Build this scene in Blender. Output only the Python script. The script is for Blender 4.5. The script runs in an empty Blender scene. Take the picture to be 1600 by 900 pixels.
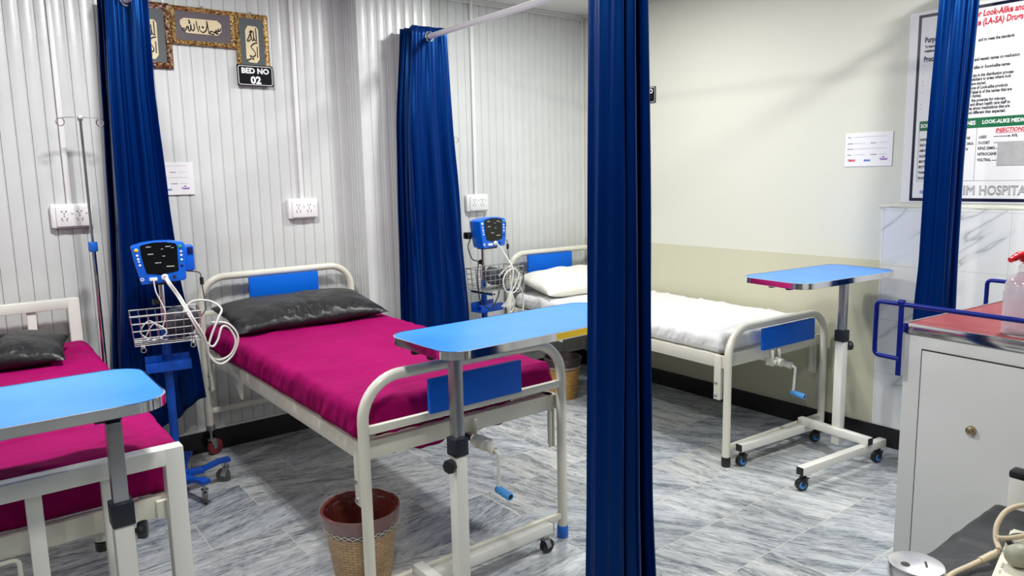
import bpy, bmesh, math, random
from mathutils import Vector, Matrix, noise
random.seed(7)
C = bpy.context.scene.collection
V = Vector
PI = math.pi

# ------------------------------------------------------------------ camera, world, lamps, exposure
# axes of the place: x runs right along the ribbed wall, y runs into that wall, z is up (metres)
YAW, PITCH, ROLL = 0.647896, 0.141639, 0.0217173
FPX, CX, CY = 1136.35, 790.0, 437.07
fw = V((math.sin(YAW)*math.cos(PITCH), math.cos(YAW)*math.cos(PITCH), -math.sin(PITCH)))
rt = V((math.cos(YAW), -math.sin(YAW), 0)); dn = fw.cross(rt)
cr, sr = math.cos(ROLL), math.sin(ROLL)
r2 = cr*rt + sr*dn; d2 = -sr*rt + cr*dn
cd = bpy.data.cameras.new('camera'); cam = bpy.data.objects.new('camera', cd); C.objects.link(cam)
cam.matrix_world = Matrix(((r2.x, -d2.x, -fw.x, 0), (r2.y, -d2.y, -fw.y, 0), (r2.z, -d2.z, -fw.z, 1.55), (0, 0, 0, 1)))
cd.sensor_width = 36; cd.sensor_fit = 'HORIZONTAL'; cd.lens = FPX*36/1600
cd.shift_x = (800-CX)/1600; cd.shift_y = -(450-CY)/1600
cd.clip_start = 0.02
bpy.context.scene.camera = cam
w = bpy.data.worlds.new('world'); bpy.context.scene.world = w; w.use_nodes = True
w.node_tree.nodes['Background'].inputs[0].default_value = (0.9, 0.95, 1, 1)
w.node_tree.nodes['Background'].inputs[1].default_value = 0.3
vs = bpy.context.scene.view_settings
vs.view_transform = 'Standard'; vs.look = 'None'; vs.gamma = 1; vs.use_curve_mapping = False
vs.exposure = 0.0
def lamp(name, loc, power, size=0.18, col=(1, 0.995, 0.98)):
    l = bpy.data.lights.new(name, 'AREA'); l.shape = 'SQUARE'; l.size = size; l.energy = power; l.color = col
    o = bpy.data.objects.new(name, l); o.location = loc; C.objects.link(o); return o
lamp('ceiling_or_fill_lamp', (0.74, 2.90, 2.74), 50)
lamp('ceiling_or_fill_lamp', (2.80, 3.05, 2.74), 38)
lamp('ceiling_or_fill_lamp', (0.60, 0.86, 2.74), 26)
lamp('ceiling_or_fill_lamp', (3.10, 0.86, 2.74), 40)
lamp('ceiling_or_fill_lamp', (-1.3, 2.95, 2.74), 24)  # fill lamp added beyond the first bay, no known fixture
lamp('ceiling_or_fill_lamp', (-1.4, 0.5, 2.74), 12)  # added fill for the left aisle, out of view
lamp('ceiling_or_fill_lamp', (1.2, -1.3, 2.74), 8)  # weak fill lamp added behind the camera

# ------------------------------------------------------------------ materials
MATS = {}
def mat(name, col, rough=0.5, metal=0.0, spec=0.5, bump=None, var=None, alpha=1.0, sheen=0, coat=0, trans=0, aniso=0, stint=None):
    m = bpy.data.materials.new(name); m.use_nodes = True
    nt = m.node_tree; b = nt.nodes['Principled BSDF']
    b.inputs['Base Color'].default_value = (*col, 1); b.inputs['Roughness'].default_value = rough
    b.inputs['Metallic'].default_value = metal; b.inputs['Specular IOR Level'].default_value = spec
    b.inputs['Alpha'].default_value = alpha; b.inputs['Sheen Weight'].default_value = sheen
    b.inputs['Coat Weight'].default_value = coat; b.inputs['Transmission Weight'].default_value = trans
    b.inputs['Anisotropic'].default_value = aniso
    if stint: b.inputs['Specular Tint'].default_value = (*stint, 1)
    tc = nt.nodes.new('ShaderNodeTexCoord')
    if bump:   # (scale, strength, stretch xyz)
        mp = nt.nodes.new('ShaderNodeMapping'); mp.inputs['Scale'].default_value = bump[2] if len(bump) > 2 else (1, 1, 1)
        n = nt.nodes.new('ShaderNodeTexNoise'); n.inputs['Scale'].default_value = bump[0]; n.inputs['Detail'].default_value = 6
        bp = nt.nodes.new('ShaderNodeBump'); bp.inputs['Strength'].default_value = bump[1]; bp.inputs['Distance'].default_value = 0.01
        nt.links.new(tc.outputs['Object'], mp.inputs[0]); nt.links.new(mp.outputs[0], n.inputs[0])
        nt.links.new(n.outputs[0], bp.inputs['Height']); nt.links.new(bp.outputs[0], b.inputs['Normal'])
    if var:    # (scale, other colour, amount lo, hi)
        n = nt.nodes.new('ShaderNodeTexNoise'); n.inputs['Scale'].default_value = var[0]; n.inputs['Detail'].default_value = 8
        nt.links.new(tc.outputs['Object'], n.inputs[0])
        r = nt.nodes.new('ShaderNodeValToRGB'); r.color_ramp.elements[0].position = var[2]; r.color_ramp.elements[1].position = var[3]
        r.color_ramp.elements[0].color = (*col, 1); r.color_ramp.elements[1].color = (*var[1], 1)
        nt.links.new(n.outputs[0], r.inputs[0]); nt.links.new(r.outputs[0], b.inputs['Base Color'])
    MATS[name] = m
    return m
M = MATS
mat('pvc', (0.655, 0.675, 0.665), 0.30, var=(9, (0.63, 0.65, 0.635), 0.4, 0.65), bump=(55, 0.05))
mat('pvc_trim', (0.70, 0.70, 0.68), 0.35)
mat('ceiling', (0.74, 0.75, 0.73), 0.5)
mat('black_skirting', (0.006, 0.006, 0.007), 0.25)
mat('cream_enamel', (0.74, 0.725, 0.62), 0.28, coat=0.3, var=(3.5, (0.68, 0.66, 0.55), 0.45, 0.75))
mat('white_enamel', (0.78, 0.775, 0.71), 0.28, coat=0.3)
mat('laminate_blue', (0.035, 0.245, 0.80), 0.34, var=(5, (0.055, 0.28, 0.82), 0.4, 0.7))
mat('panel_blue', (0.0, 0.135, 0.70), 0.5, spec=0.2)
mat('magenta_cloth', (0.295, 0.0, 0.096), 0.8, spec=0.12, bump=(22, 0.30, (1, 2.2, 1)), var=(6, (0.255, 0.0, 0.080), 0.4, 0.7))
mat('white_cloth', (0.75, 0.75, 0.74), 0.85, bump=(20, 0.16, (1, 2, 1)))
mat('ivory_cloth', (0.80, 0.79, 0.71), 0.8, bump=(300, 0.06))
mat('black_vinyl', (0.010, 0.011, 0.012), 0.36, spec=0.45, bump=(17, 1.0))
mat('curtain_satin', (0.0, 0.011, 0.088), 0.34, spec=0.6, stint=(0.05, 0.32, 1.0), bump=(240, 0.05, (1, 1, 0.1)))
mat('chrome', (0.80, 0.80, 0.80), 0.10, metal=1)
mat('steel', (0.42, 0.43, 0.44), 0.33, metal=1, bump=(30, 0.1, (1, 1, 0.05)))
mat('wire_steel', (0.48, 0.48, 0.47), 0.32, metal=0.85)
mat('aluminium', (0.82, 0.82, 0.83), 0.35, metal=0.15)
mat('black_plastic', (0.010, 0.011, 0.012), 0.4)
mat('dark_navy_plastic', (0.008, 0.011, 0.02), 0.45)
mat('white_plastic', (0.84, 0.84, 0.83), 0.3)
mat('grey_hole', (0.02, 0.02, 0.02), 0.6)
mat('monitor_blue', (0.0, 0.13, 0.72), 0.35)
mat('monitor_dark_blue', (0.0, 0.01, 0.12), 0.4)
mat('stand_blue', (0.0, 0.075, 0.50), 0.38)
mat('hub_blue', (0.05, 0.25, 0.62), 0.45)
mat('handle_blue', (0.07, 0.32, 0.72), 0.4)
mat('cap_blue', (0.01, 0.14, 0.60), 0.4)
mat('rail_navy', (0.0, 0.010, 0.20), 0.3, spec=0.3)
mat('screen', (0.003, 0.004, 0.005), 0.12)
mat('button_white', (0.75, 0.78, 0.85), 0.4)
mat('button_yellow', (0.85, 0.6, 0.02), 0.4)
mat('button_green', (0.02, 0.35, 0.15), 0.4)
mat('cable_white', (0.70, 0.70, 0.66), 0.45)
mat('cable_black', (0.012, 0.012, 0.013), 0.5)
mat('dark_cloth', (0.035, 0.043, 0.055), 0.7, bump=(80, 0.2))
mat('sign_black', (0.006, 0.007, 0.010), 0.4, spec=0.12)
mat('ink_white', (0.9, 0.9, 0.9), 0.5)
mat('ink_black', (0.008, 0.008, 0.014), 0.6)
mat('ink_navy', (0.010, 0.010, 0.10), 0.5)
mat('ink_red', (0.62, 0.0, 0.03), 0.5)
mat('ink_blue', (0.0, 0.16, 0.55), 0.5)
mat('ink_purple', (0.20, 0.02, 0.38), 0.5)
mat('ink_grey', (0.28, 0.28, 0.30), 0.6)
mat('green_band', (0.0, 0.13, 0.045), 0.5)
mat('poster_white', (0.80, 0.80, 0.80), 0.35)
mat('poster_navy', (0.004, 0.006, 0.03), 0.3)
mat('poster_clear', (0.78, 0.79, 0.79), 0.25)
mat('card_white', (0.82, 0.82, 0.83), 0.4)
mat('grey_tape', (0.45, 0.45, 0.45), 0.4, var=(25, (0.40, 0.40, 0.40), 0.4, 0.6))
mat('mat_slate', (0.085, 0.10, 0.105), 0.45)
mat('mat_mauve', (0.12, 0.10, 0.115), 0.45)
mat('plaque_cream', (0.78, 0.66, 0.42), 0.5)
mat('calligraphy_ink', (0.012, 0.010, 0.008), 0.5)
mat('strip_yellow', (0.80, 0.52, 0.01), 0.4)
mat('cart_grey', (0.63, 0.64, 0.625), 0.45)
mat('cart_red', (0.235, 0.040, 0.047), 0.45, spec=0.3, var=(12, (0.27, 0.052, 0.058), 0.4, 0.6))
mat('lid_steel', (0.88, 0.88, 0.90), 0.28, metal=1)
mat('unseen_wall', (0.20, 0.20, 0.20), 0.7)
mat('bottle_clear', (0.82, 0.83, 0.90), 0.12, trans=0.55, alpha=0.72)
mat('bottle_red', (0.75, 0.01, 0.02), 0.35)
mat('pink_label', (0.80, 0.62, 0.68), 0.5, alpha=0.3)
mat('rubber_mat', (0.022, 0.024, 0.028), 0.42, bump=(25, 0.3), var=(18, (0.04, 0.042, 0.046), 0.5, 0.75))
mat('ivory_plastic', (0.78, 0.76, 0.62), 0.35)
mat('tube_beige', (0.62, 0.52, 0.36), 0.5)
mat('bulb_grey', (0.34, 0.34, 0.26), 0.45)
mat('brass', (0.40, 0.32, 0.20), 0.3, metal=1)
mat('wheel_maroon', (0.20, 0.02, 0.03), 0.5)
mat('wheel_grey', (0.10, 0.10, 0.09), 0.5)
mat('dark_brown', (0.05, 0.035, 0.035), 0.6)
mat('band_purple', (0.06, 0.035, 0.055), 0.6)
mat('liner_maroon', (0.15, 0.030, 0.024), 0.3, coat=0.25, bump=(35, 0.5))
mat('bag_clear', (0.85, 0.87, 0.88), 0.15, alpha=0.11, spec=1.0, bump=(16, 1.0))

def nodes(name, rough=0.5, spec=0.5):
    m = bpy.data.materials.new(name); m.use_nodes = True
    nt = m.node_tree; b = nt.nodes['Principled BSDF']; b.inputs['Roughness'].default_value = rough; b.inputs['Specular IOR Level'].default_value = spec
    MATS[name] = m
    def N(t, **k):
        n = nt.nodes.new(t)
        for a, v in k.items(): setattr(n, a, v)
        return n
    def ramp(stops):
        r = N('ShaderNodeValToRGB'); e = r.color_ramp.elements
        while len(e) < len(stops): e.new(0.5)
        for i, (p, c) in enumerate(stops): e[i].position = p; e[i].color = (*c, 1)
        return r
    return m, nt, b, N, ramp, nt.links.new

# floor: 60 x 30 cm half-bond tiles of streaky grey marble, each tile with its own streak direction, pale grout
m, nt, b, N, ramp, L = nodes('floor_tile', 0.2)
tc = N('ShaderNodeTexCoord'); mp = N('ShaderNodeMapping'); mp.inputs['Location'].default_value = (-0.442, -0.09, 0)
L(tc.outputs['Object'], mp.inputs[0])
br = N('ShaderNodeTexBrick'); br.offset = 0.5; br.offset_frequency = 2; br.squash = 1
for k, v in (('Color1', (0, 0, 0, 1)), ('Color2', (1, 1, 1, 1)), ('Mortar', (0.5, 0.5, 0.5, 1)), ('Scale', 1.0), ('Mortar Size', 0.0016), ('Mortar Smooth', 0.2), ('Bias', 0.0), ('Brick Width', 0.6), ('Row Height', 0.3)):
    br.inputs[k].default_value = v
L(mp.outputs[0], br.inputs[0])
ang = N('ShaderNodeMath', operation='MULTIPLY_ADD'); ang.inputs[1].default_value = 0.9; L(br.outputs['Color'], ang.inputs[0])
fx = N('ShaderNodeSeparateXYZ'); L(tc.outputs['Object'], fx.inputs[0])
fs = N('ShaderNodeMath', operation='GREATER_THAN'); fs.inputs[1].default_value = 1.95; L(fx.outputs[0], fs.inputs[0])
fm = N('ShaderNodeMath', operation='MULTIPLY_ADD'); fm.inputs[1].default_value = 1.15; fm.inputs[2].default_value = -0.45; L(fs.outputs[0], fm.inputs[0]); L(fm.outputs[0], ang.inputs[2])
vr = N('ShaderNodeVectorRotate', rotation_type='Z_AXIS'); L(mp.outputs[0], vr.inputs['Vector']); L(ang.outputs[0], vr.inputs['Angle'])
off = N('ShaderNodeMath', operation='MULTIPLY'); off.inputs[1].default_value = 40; L(br.outputs['Color'], off.inputs[0])
add = N('ShaderNodeVectorMath', operation='ADD'); L(vr.outputs[0], add.inputs[0])
cmb = N('ShaderNodeCombineXYZ'); L(off.outputs[0], cmb.inputs[2]); L(cmb.outputs[0], add.inputs[1])
st = N('ShaderNodeMapping'); st.inputs['Scale'].default_value = (5.5, 30, 1); L(add.outputs[0], st.inputs[0])
n1 = N('ShaderNodeTexNoise'); n1.inputs['Scale'].default_value = 2.2; n1.inputs['Detail'].default_value = 9; n1.inputs['Roughness'].default_value = 0.72; n1.inputs['Distortion'].default_value = 0.9
L(st.outputs[0], n1.inputs[0])
st2 = N('ShaderNodeMapping'); st2.inputs['Scale'].default_value = (1.2, 9, 1); L(add.outputs[0], st2.inputs[0])
n2 = N('ShaderNodeTexNoise'); n2.inputs['Scale'].default_value = 1.6; n2.inputs['Detail'].default_value = 4; L(st2.outputs[0], n2.inputs[0])
mixv = N('ShaderNodeMath', operation='MULTIPLY_ADD'); mixv.inputs[1].default_value = 0.36; L(n2.outputs[0], mixv.inputs[0])
n1s = N('ShaderNodeMath', operation='MULTIPLY'); n1s.inputs[1].default_value = 0.66; L(n1.outputs[0], n1s.inputs[0]); L(n1s.outputs[0], mixv.inputs[2])
r = ramp([(0.35, (0.085, 0.105, 0.125)), (0.435, (0.235, 0.26, 0.285)), (0.505, (0.45, 0.47, 0.485)), (0.61, (0.66, 0.675, 0.68))])
L(mixv.outputs[0], r.inputs[0])
tint = N('ShaderNodeMix', data_type='RGBA', blend_type='MULTIPLY'); tint.inputs[0].default_value = 1
tr = ramp([(0.0, (0.74, 0.78, 0.82)), (0.45, (0.92, 0.94, 0.95)), (1.0, (1.0, 0.985, 0.93))]); L(br.outputs['Color'], tr.inputs[0])
L(r.outputs[0], tint.inputs[6]); L(tr.outputs[0], tint.inputs[7])
gm = N('ShaderNodeMix', data_type='RGBA'); L(br.outputs['Fac'], gm.inputs[0]); L(tint.outputs[2], gm.inputs[6]); gm.inputs[7].default_value = (0.66, 0.63, 0.52, 1)
L(gm.outputs[2], b.inputs['Base Color'])

# cream wall: lighter paint above a dado line, duller below it
m, nt, b, N, ramp, L = nodes('cream_paint', 0.6)
tc = N('ShaderNodeTexCoord'); sx = N('ShaderNodeSeparateXYZ'); L(tc.outputs['Object'], sx.inputs[0])
gt = N('ShaderNodeMath', operation='GREATER_THAN'); gt.inputs[1].default_value = 1.045; L(sx.outputs[2], gt.inputs[0])
mx = N('ShaderNodeMix', data_type='RGBA'); L(gt.outputs[0], mx.inputs[0]); mx.inputs[6].default_value = (0.55, 0.545, 0.405, 1); mx.inputs[7].default_value = (0.655, 0.66, 0.575, 1)
L(mx.outputs[2], b.inputs['Base Color'])
nn = N('ShaderNodeTexNoise'); nn.inputs['Scale'].default_value = 14; L(tc.outputs['Object'], nn.inputs[0])
bp = N('ShaderNodeBump'); bp.inputs['Strength'].default_value = 0.06; L(nn.outputs[0], bp.inputs['Height']); L(bp.outputs[0], b.inputs['Normal'])

# white marble wall tiles with thin grey veins
m, nt, b, N, ramp, L = nodes('marble_tile', 0.15)
tc = N('ShaderNodeTexCoord'); mp = N('ShaderNodeMapping'); mr = N('ShaderNodeMapping'); mr.inputs['Rotation'].default_value = (math.radians(36), 0, 0); L(tc.outputs['Object'], mr.inputs[0])
mp.inputs['Scale'].default_value = (1, 0.9, 4.2)
L(mr.outputs[0], mp.inputs[0])
wv = N('ShaderNodeTexNoise'); wv.inputs['Scale'].default_value = 1.1; wv.inputs['Detail'].default_value = 4; wv.inputs['Distortion'].default_value = 0.15; L(mp.outputs[0], wv.inputs[0])
ab = N('ShaderNodeMath', operation='SUBTRACT'); ab.inputs[1].default_value = 0.5; L(wv.outputs[0], ab.inputs[0])
ab2 = N('ShaderNodeMath', operation='ABSOLUTE'); L(ab.outputs[0], ab2.inputs[0])
r = ramp([(0.0, (0.43, 0.45, 0.45)), (0.012, (0.66, 0.68, 0.69)), (0.05, (0.745, 0.76, 0.77))]); L(ab2.outputs[0], r.inputs[0])
br = N('ShaderNodeTexBrick'); br.offset = 0.0
cy = N('ShaderNodeSeparateXYZ'); L(tc.outputs['Object'], cy.inputs[0]); cc = N('ShaderNodeCombineXYZ'); L(cy.outputs[1], cc.inputs[0]); L(cy.outputs[2], cc.inputs[1])
mo = N('ShaderNodeMapping'); mo.inputs['Location'].default_value = (-0.11, -0.122, 0); L(cc.outputs[0], mo.inputs[0]); L(mo.outputs[0], br.inputs[0])
for k, v in (('Scale', 1.0), ('Mortar Size', 0.0012), ('Brick Width', 0.6), ('Row Height', 0.30)): br.inputs[k].default_value = v
gm = N('ShaderNodeMix', data_type='RGBA'); L(br.outputs['Fac'], gm.inputs[0]); L(r.outputs[0], gm.inputs[6]); gm.inputs[7].default_value = (0.55, 0.54, 0.50, 1)
L(gm.outputs[2], b.inputs['Base Color'])

# gilt mosaic frame and wicker weave
m, nt, b, N, ramp, L = nodes('gilt_frame', 0.35)
b.inputs['Metallic'].default_value = 0.35
tc = N('ShaderNodeTexCoord'); vo = N('ShaderNodeTexVoronoi', distance='CHEBYCHEV'); vo.inputs['Scale'].default_value = 150; L(tc.outputs['Object'], vo.inputs[0])
r = ramp([(0.0, (0.04, 0.018, 0.006)), (0.35, (0.20, 0.10, 0.025)), (0.7, (0.50, 0.30, 0.08)), (1.0, (0.75, 0.55, 0.25))])
sp = N('ShaderNodeSeparateColor'); L(vo.outputs['Color'], sp.inputs[0]); L(sp.outputs[0], r.inputs[0]); L(r.outputs[0], b.inputs['Base Color'])
m, nt, b, N, ramp, L = nodes('bronze_mosaic', 0.3)
b.inputs['Metallic'].default_value = 0.5
tc = N('ShaderNodeTexCoord'); vo = N('ShaderNodeTexVoronoi', distance='CHEBYCHEV'); vo.inputs['Scale'].default_value = 95; vo.inputs['Randomness'].default_value = 0.3; L(tc.outputs['Object'], vo.inputs[0])
r = ramp([(0.0, (0.05, 0.015, 0.008)), (0.45, (0.16, 0.06, 0.025)), (0.75, (0.40, 0.22, 0.10)), (1.0, (0.70, 0.60, 0.50))])
sp = N('ShaderNodeSeparateColor'); L(vo.outputs['Color'], sp.inputs[0]); L(sp.outputs[0], r.inputs[0]); L(r.outputs[0], b.inputs['Base Color'])
m, nt, b, N, ramp, L = nodes('wicker', 0.5)
uvn = N('ShaderNodeUVMap'); br = N('ShaderNodeTexBrick'); L(uvn.outputs[0], br.inputs[0])
for k, v in (('Color1', (0.66, 0.38, 0.11, 1)), ('Color2', (0.50, 0.26, 0.06, 1)), ('Mortar', (0.20, 0.09, 0.02, 1)), ('Scale', 1.0), ('Mortar Size', 0.0017), ('Mortar Smooth', 0.6), ('Brick Width', 0.034), ('Row Height', 0.0115)): br.inputs[k].default_value = v
L(br.outputs['Color'], b.inputs['Base Color'])
bp = N('ShaderNodeBump'); bp.inputs['Strength'].default_value = 0.8; bp.inputs['Distance'].default_value = 0.004; bp.invert = True; L(br.outputs['Fac'], bp.inputs['Height']); L(bp.outputs[0], b.inputs['Normal'])

# ------------------------------------------------------------------ mesh helpers
def frame_of(t):
    t = t.normalized(); a = V((0, 0, 1)) if abs(t.z) < 0.9 else V((1, 0, 0))
    u = t.cross(a).normalized(); return u, t.cross(u).normalized()
def smooth_path(pts, n=6, closed=False):
    P = [V(p) for p in pts]; out = []; k = len(P)
    rng = range(k) if closed else range(k-1)
    for i in rng:
        p0 = P[(i-1) % k] if closed or i > 0 else P[0]; p1 = P[i]; p2 = P[(i+1) % k]; p3 = P[(i+2) % k] if closed or i+2 < k else P[-1]
        for j in range(n):
            t = j/n
            out.append(0.5*((2*p1)+(-p0+p2)*t+(2*p0-5*p1+4*p2-p3)*t*t+(-p0+3*p1-3*p2+p3)*t**3))
    if not closed: out.append(P[-1])
    return out
def round_corner_path(pts, r, n=8):
    P = [V(p) for p in pts]; out = [P[0]]
    for i in range(1, len(P)-1):
        a = (P[i-1]-P[i]).normalized(); b = (P[i+1]-P[i]).normalized(); rr = r[i-1] if isinstance(r, (list, tuple)) else r
        half = a.angle(b)/2; d = rr/math.tan(half); c = P[i]+(a+b).normalized()*(rr/math.sin(half))
        s = P[i]+a*d-c; e = P[i]+b*d-c
        for j in range(n+1):
            t = j/n; th = s.angle(e); v = (s*math.sin((1-t)*th)+e*math.sin(t*th))/math.sin(th); out.append(c+v)
    out.append(P[-1]); return out
class MB:
    def __init__(s): s.bm = bmesh.new()
    def box(s, c, d, rot=None, bev=0.0):
        r = bmesh.ops.create_cube(s.bm, size=1.0); vs_ = r['verts']
        bmesh.ops.scale(s.bm, vec=V(d), verts=vs_)
        if bev:
            es = {e for v in vs_ for e in v.link_edges}
            q = bmesh.ops.bevel(s.bm, geom=list(es), offset=bev, segments=2, affect='EDGES', profile=0.5)
            vs_ = list({v for f in q['faces'] for v in f.verts} | {v for v in vs_ if v.is_valid})
        if rot is not None: bmesh.ops.rotate(s.bm, cent=(0, 0, 0), matrix=rot, verts=vs_)
        bmesh.ops.translate(s.bm, vec=V(c), verts=vs_); return s
    def bar(s, p0, p1, w_, h, up=(0, 0, 1), bev=0.003):
        p0, p1 = V(p0), V(p1); t = (p1-p0).normalized(); x = t; z = V(up); z = (z-z.dot(x)*x).normalized(); y = z.cross(x)
        return s.box((p0+p1)/2, ((p1-p0).length, w_, h), Matrix((x, y, z)).transposed(), bev)
    def tube(s, pts, r, seg=10, closed=False, caps=True):
        P = [V(p) for p in pts]; k = len(P); rings = []
        t0 = (P[1]-P[0]); u, v = frame_of(t0)
        for i in range(k):
            a = P[(i-1) % k] if (closed or i > 0) else P[i]; b = P[(i+1) % k] if (closed or i < k-1) else P[i]
            t = (b-a).normalized(); u = (u-u.dot(t)*t)
            u = u.normalized() if u.length > 1e-6 else frame_of(t)[0]
            v = t.cross(u); rr = r[i] if isinstance(r, (list, tuple)) else r
            rings.append([s.bm.verts.new(P[i]+rr*(math.cos(2*PI*j/seg)*u+math.sin(2*PI*j/seg)*v)) for j in range(seg)])
        for i in range(k if closed else k-1):
            A, B = rings[i], rings[(i+1) % k]
            for j in range(seg): s.bm.faces.new((A[j], A[(j+1) % seg], B[(j+1) % seg], B[j]))
        if caps and not closed:
            s.bm.faces.new(rings[0][::-1]); s.bm.faces.new(rings[-1])
        return s
    def cyl(s, p0, p1, r, r1=None, seg=20): return s.tube([p0, p1], [r, r if r1 is None else r1], seg)
    def lathe(s, prof, c, ax=(0, 0, 1), seg=28, uv=False):
        ax = V(ax).normalized(); u, v = frame_of(ax); c = V(c); rings = []
        for rr, h in prof:
            if rr < 1e-6: rings.append([s.bm.verts.new(c+ax*h)])
            else: rings.append([s.bm.verts.new(c+ax*h+rr*(math.cos(2*PI*j/seg)*u+math.sin(2*PI*j/seg)*v)) for j in range(seg)])
        ly = s.bm.loops.layers.uv.verify() if uv else None
        for i in range(len(rings)-1):
            A, B = rings[i], rings[i+1]
            for j in range(seg):
                q = [x for x in (A[j % len(A)], A[(j+1) % len(A)], B[(j+1) % len(B)], B[j % len(B)])]
                q2 = []
                [q2.append(x) for x in q if x not in q2]
                if len(q2) >= 3:
                    f = s.bm.faces.new(q2)
                    if uv and len(q2) == 4:
                        R = max(p[0] for p in prof)
                        for lo, (jj, ii) in zip(f.loops, ((j, i), (j+1, i), (j+1, i+1), (j, i+1))): lo[ly].uv = (2*PI*R*jj/seg, prof[ii][1])
        return s
    def prism(s, pts, o, u, v, n, th):
        o, u, v, n = V(o), V(u), V(v), V(n)
        A = [s.bm.verts.new(o+u*p[0]+v*p[1]) for p in pts]; B = [s.bm.verts.new(o+u*p[0]+v*p[1]+n*th) for p in pts]
        k = len(pts); s.bm.faces.new(A[::-1]); s.bm.faces.new(B)
        for i in range(k): s.bm.faces.new((A[i], A[(i+1) % k], B[(i+1) % k], B[i]))
        return s
    def grid(s, f, nu, nv, closed_u=False):
        g = [[s.bm.verts.new(f(i/(nu if closed_u else nu-1), j/(nv-1))) for j in range(nv)] for i in range(nu)]
        for i in range(nu if closed_u else nu-1):
            for j in range(nv-1): s.bm.faces.new((g[i][j], g[(i+1) % nu][j], g[(i+1) % nu][j+1], g[i][j+1]))
        return s
    def soft_box(s, size, r, n, disp=None):
        sx, sy, sz = (x/2 for x in size); nx, ny, nz = n; vm = {}
        def vert(p):
            k = tuple(round(x, 5) for x in p)
            if k not in vm:
                p = V(p); q = V((max(-sx+r, min(sx-r, p.x)), max(-sy+r, min(sy-r, p.y)), max(-sz+r, min(sz-r, p.z)))); d = p-q
                nn = d.normalized() if d.length > 1e-7 else V((0, 0, 1)); pp = q+nn*r if d.length > 1e-7 else p
                vm[k] = s.bm.verts.new(disp(pp, nn) if disp else pp)
            return vm[k]
        def face(o, a, b, na, nb):
            for i in range(na):
                for j in range(nb):
                    P = [V(o)+V(a)*(x/na)+V(b)*(y/nb) for x, y in ((i, j), (i+1, j), (i+1, j+1), (i, j+1))]
                    q = [vert(p) for p in P]
                    if len(set(q)) == 4:
                        try: s.bm.faces.new(q)
                        except ValueError: pass
        X, Y, Z = (2*sx, 0, 0), (0, 2*sy, 0), (0, 0, 2*sz)
        face((-sx, -sy, sz), X, Y, nx, ny); face((-sx, -sy, -sz), Y, X, ny, nx)
        face((-sx, -sy, -sz), X, Z, nx, nz); face((-sx, sy, -sz), Z, X, nz, nx)
        face((-sx, -sy, -sz), Z, Y, nz, ny); face((sx, -sy, -sz), Y, Z, ny, nz)
        return s
    def build(s, name, mt, parent=None, label=None, smooth=True, angle=40, world=False, solid=0, keepn=False):
        me = bpy.data.meshes.new(name)
        if not keepn: bmesh.ops.recalc_face_normals(s.bm, faces=s.bm.faces[:])
        s.bm.to_mesh(me); s.bm.free(); me.materials.append(M[mt] if isinstance(mt, str) else mt)
        if smooth:
            me.shade_smooth(); me.set_sharp_from_angle(angle=math.radians(angle))
        o = bpy.data.objects.new(name, me); C.objects.link(o)
        if parent is not None:
            o.parent = parent
            if world: o.matrix_parent_inverse = (Matrix.Translation(parent.location) @ parent.rotation_euler.to_matrix().to_4x4()).inverted()
        if label: o['label'] = label
        if solid:
            md = o.modifiers.new('thickness', 'SOLIDIFY'); md.thickness = solid; md.offset = 0
        return o
def thing(name, label, cat, loc=(0, 0, 0), rz=0, group=None):
    o = bpy.data.objects.new(name, None); o.empty_display_size = 0.1; C.objects.link(o); o.location = loc; o.rotation_euler = (0, 0, rz)
    return tag(o, label, cat, group)
def tag(o, label, cat, group=None):
    o['label'] = label; o['category'] = cat
    if group: o['group'] = group
    return o
def struct(o): o['kind'] = 'structure'; return o
def text_mesh(name, items, mt, parent=None, o=(0, 0, 0), u=(1, 0, 0), v=(0, 0, 1), n=(0, -1, 0), world=True, bold=0.0, xs=1.0, shear=0.0, outline=0):
    """items: (string, u, v of the baseline start, capital height, width or None)"""
    bm = bmesh.new(); o, u, v, n = V(o), V(u), V(v), V(n)
    for it in items:
        s_, pu, pv, cap = it[:4]; wd = it[4] if len(it) > 4 else None
        cu = bpy.data.curves.new('t', 'FONT'); cu.body = s_; cu.size = cap/0.73; cu.shear = shear; cu.offset = bold*cap
        if outline: cu.fill_mode = 'NONE'; cu.bevel_depth = outline; cu.bevel_resolution = 0; cu.resolution_u = 3
        else: cu.resolution_u = 2
        ob = bpy.data.objects.new('t', cu); C.objects.link(ob)
        bpy.context.view_layer.update()
        me = bpy.data.meshes.new_from_object(ob.evaluated_get(bpy.context.evaluated_depsgraph_get()))
        bpy.data.objects.remove(ob)
        x1 = max((p.co.x for p in me.vertices), default=1); sc = xs if wd is None else wd/max(x1, 1e-4)
        i0 = len(bm.verts); bm.from_mesh(me); bm.verts.ensure_lookup_table()
        for p in bm.verts[i0:]: p.co = o+u*(pu+p.co.x*sc)+v*(pv+p.co.y)+n*p.co.z
        bpy.data.meshes.remove(me)
    mb = MB(); mb.bm.free(); mb.bm = bm
    return mb.build(name, mt, parent, smooth=False, world=world, keepn=not outline)
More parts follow.
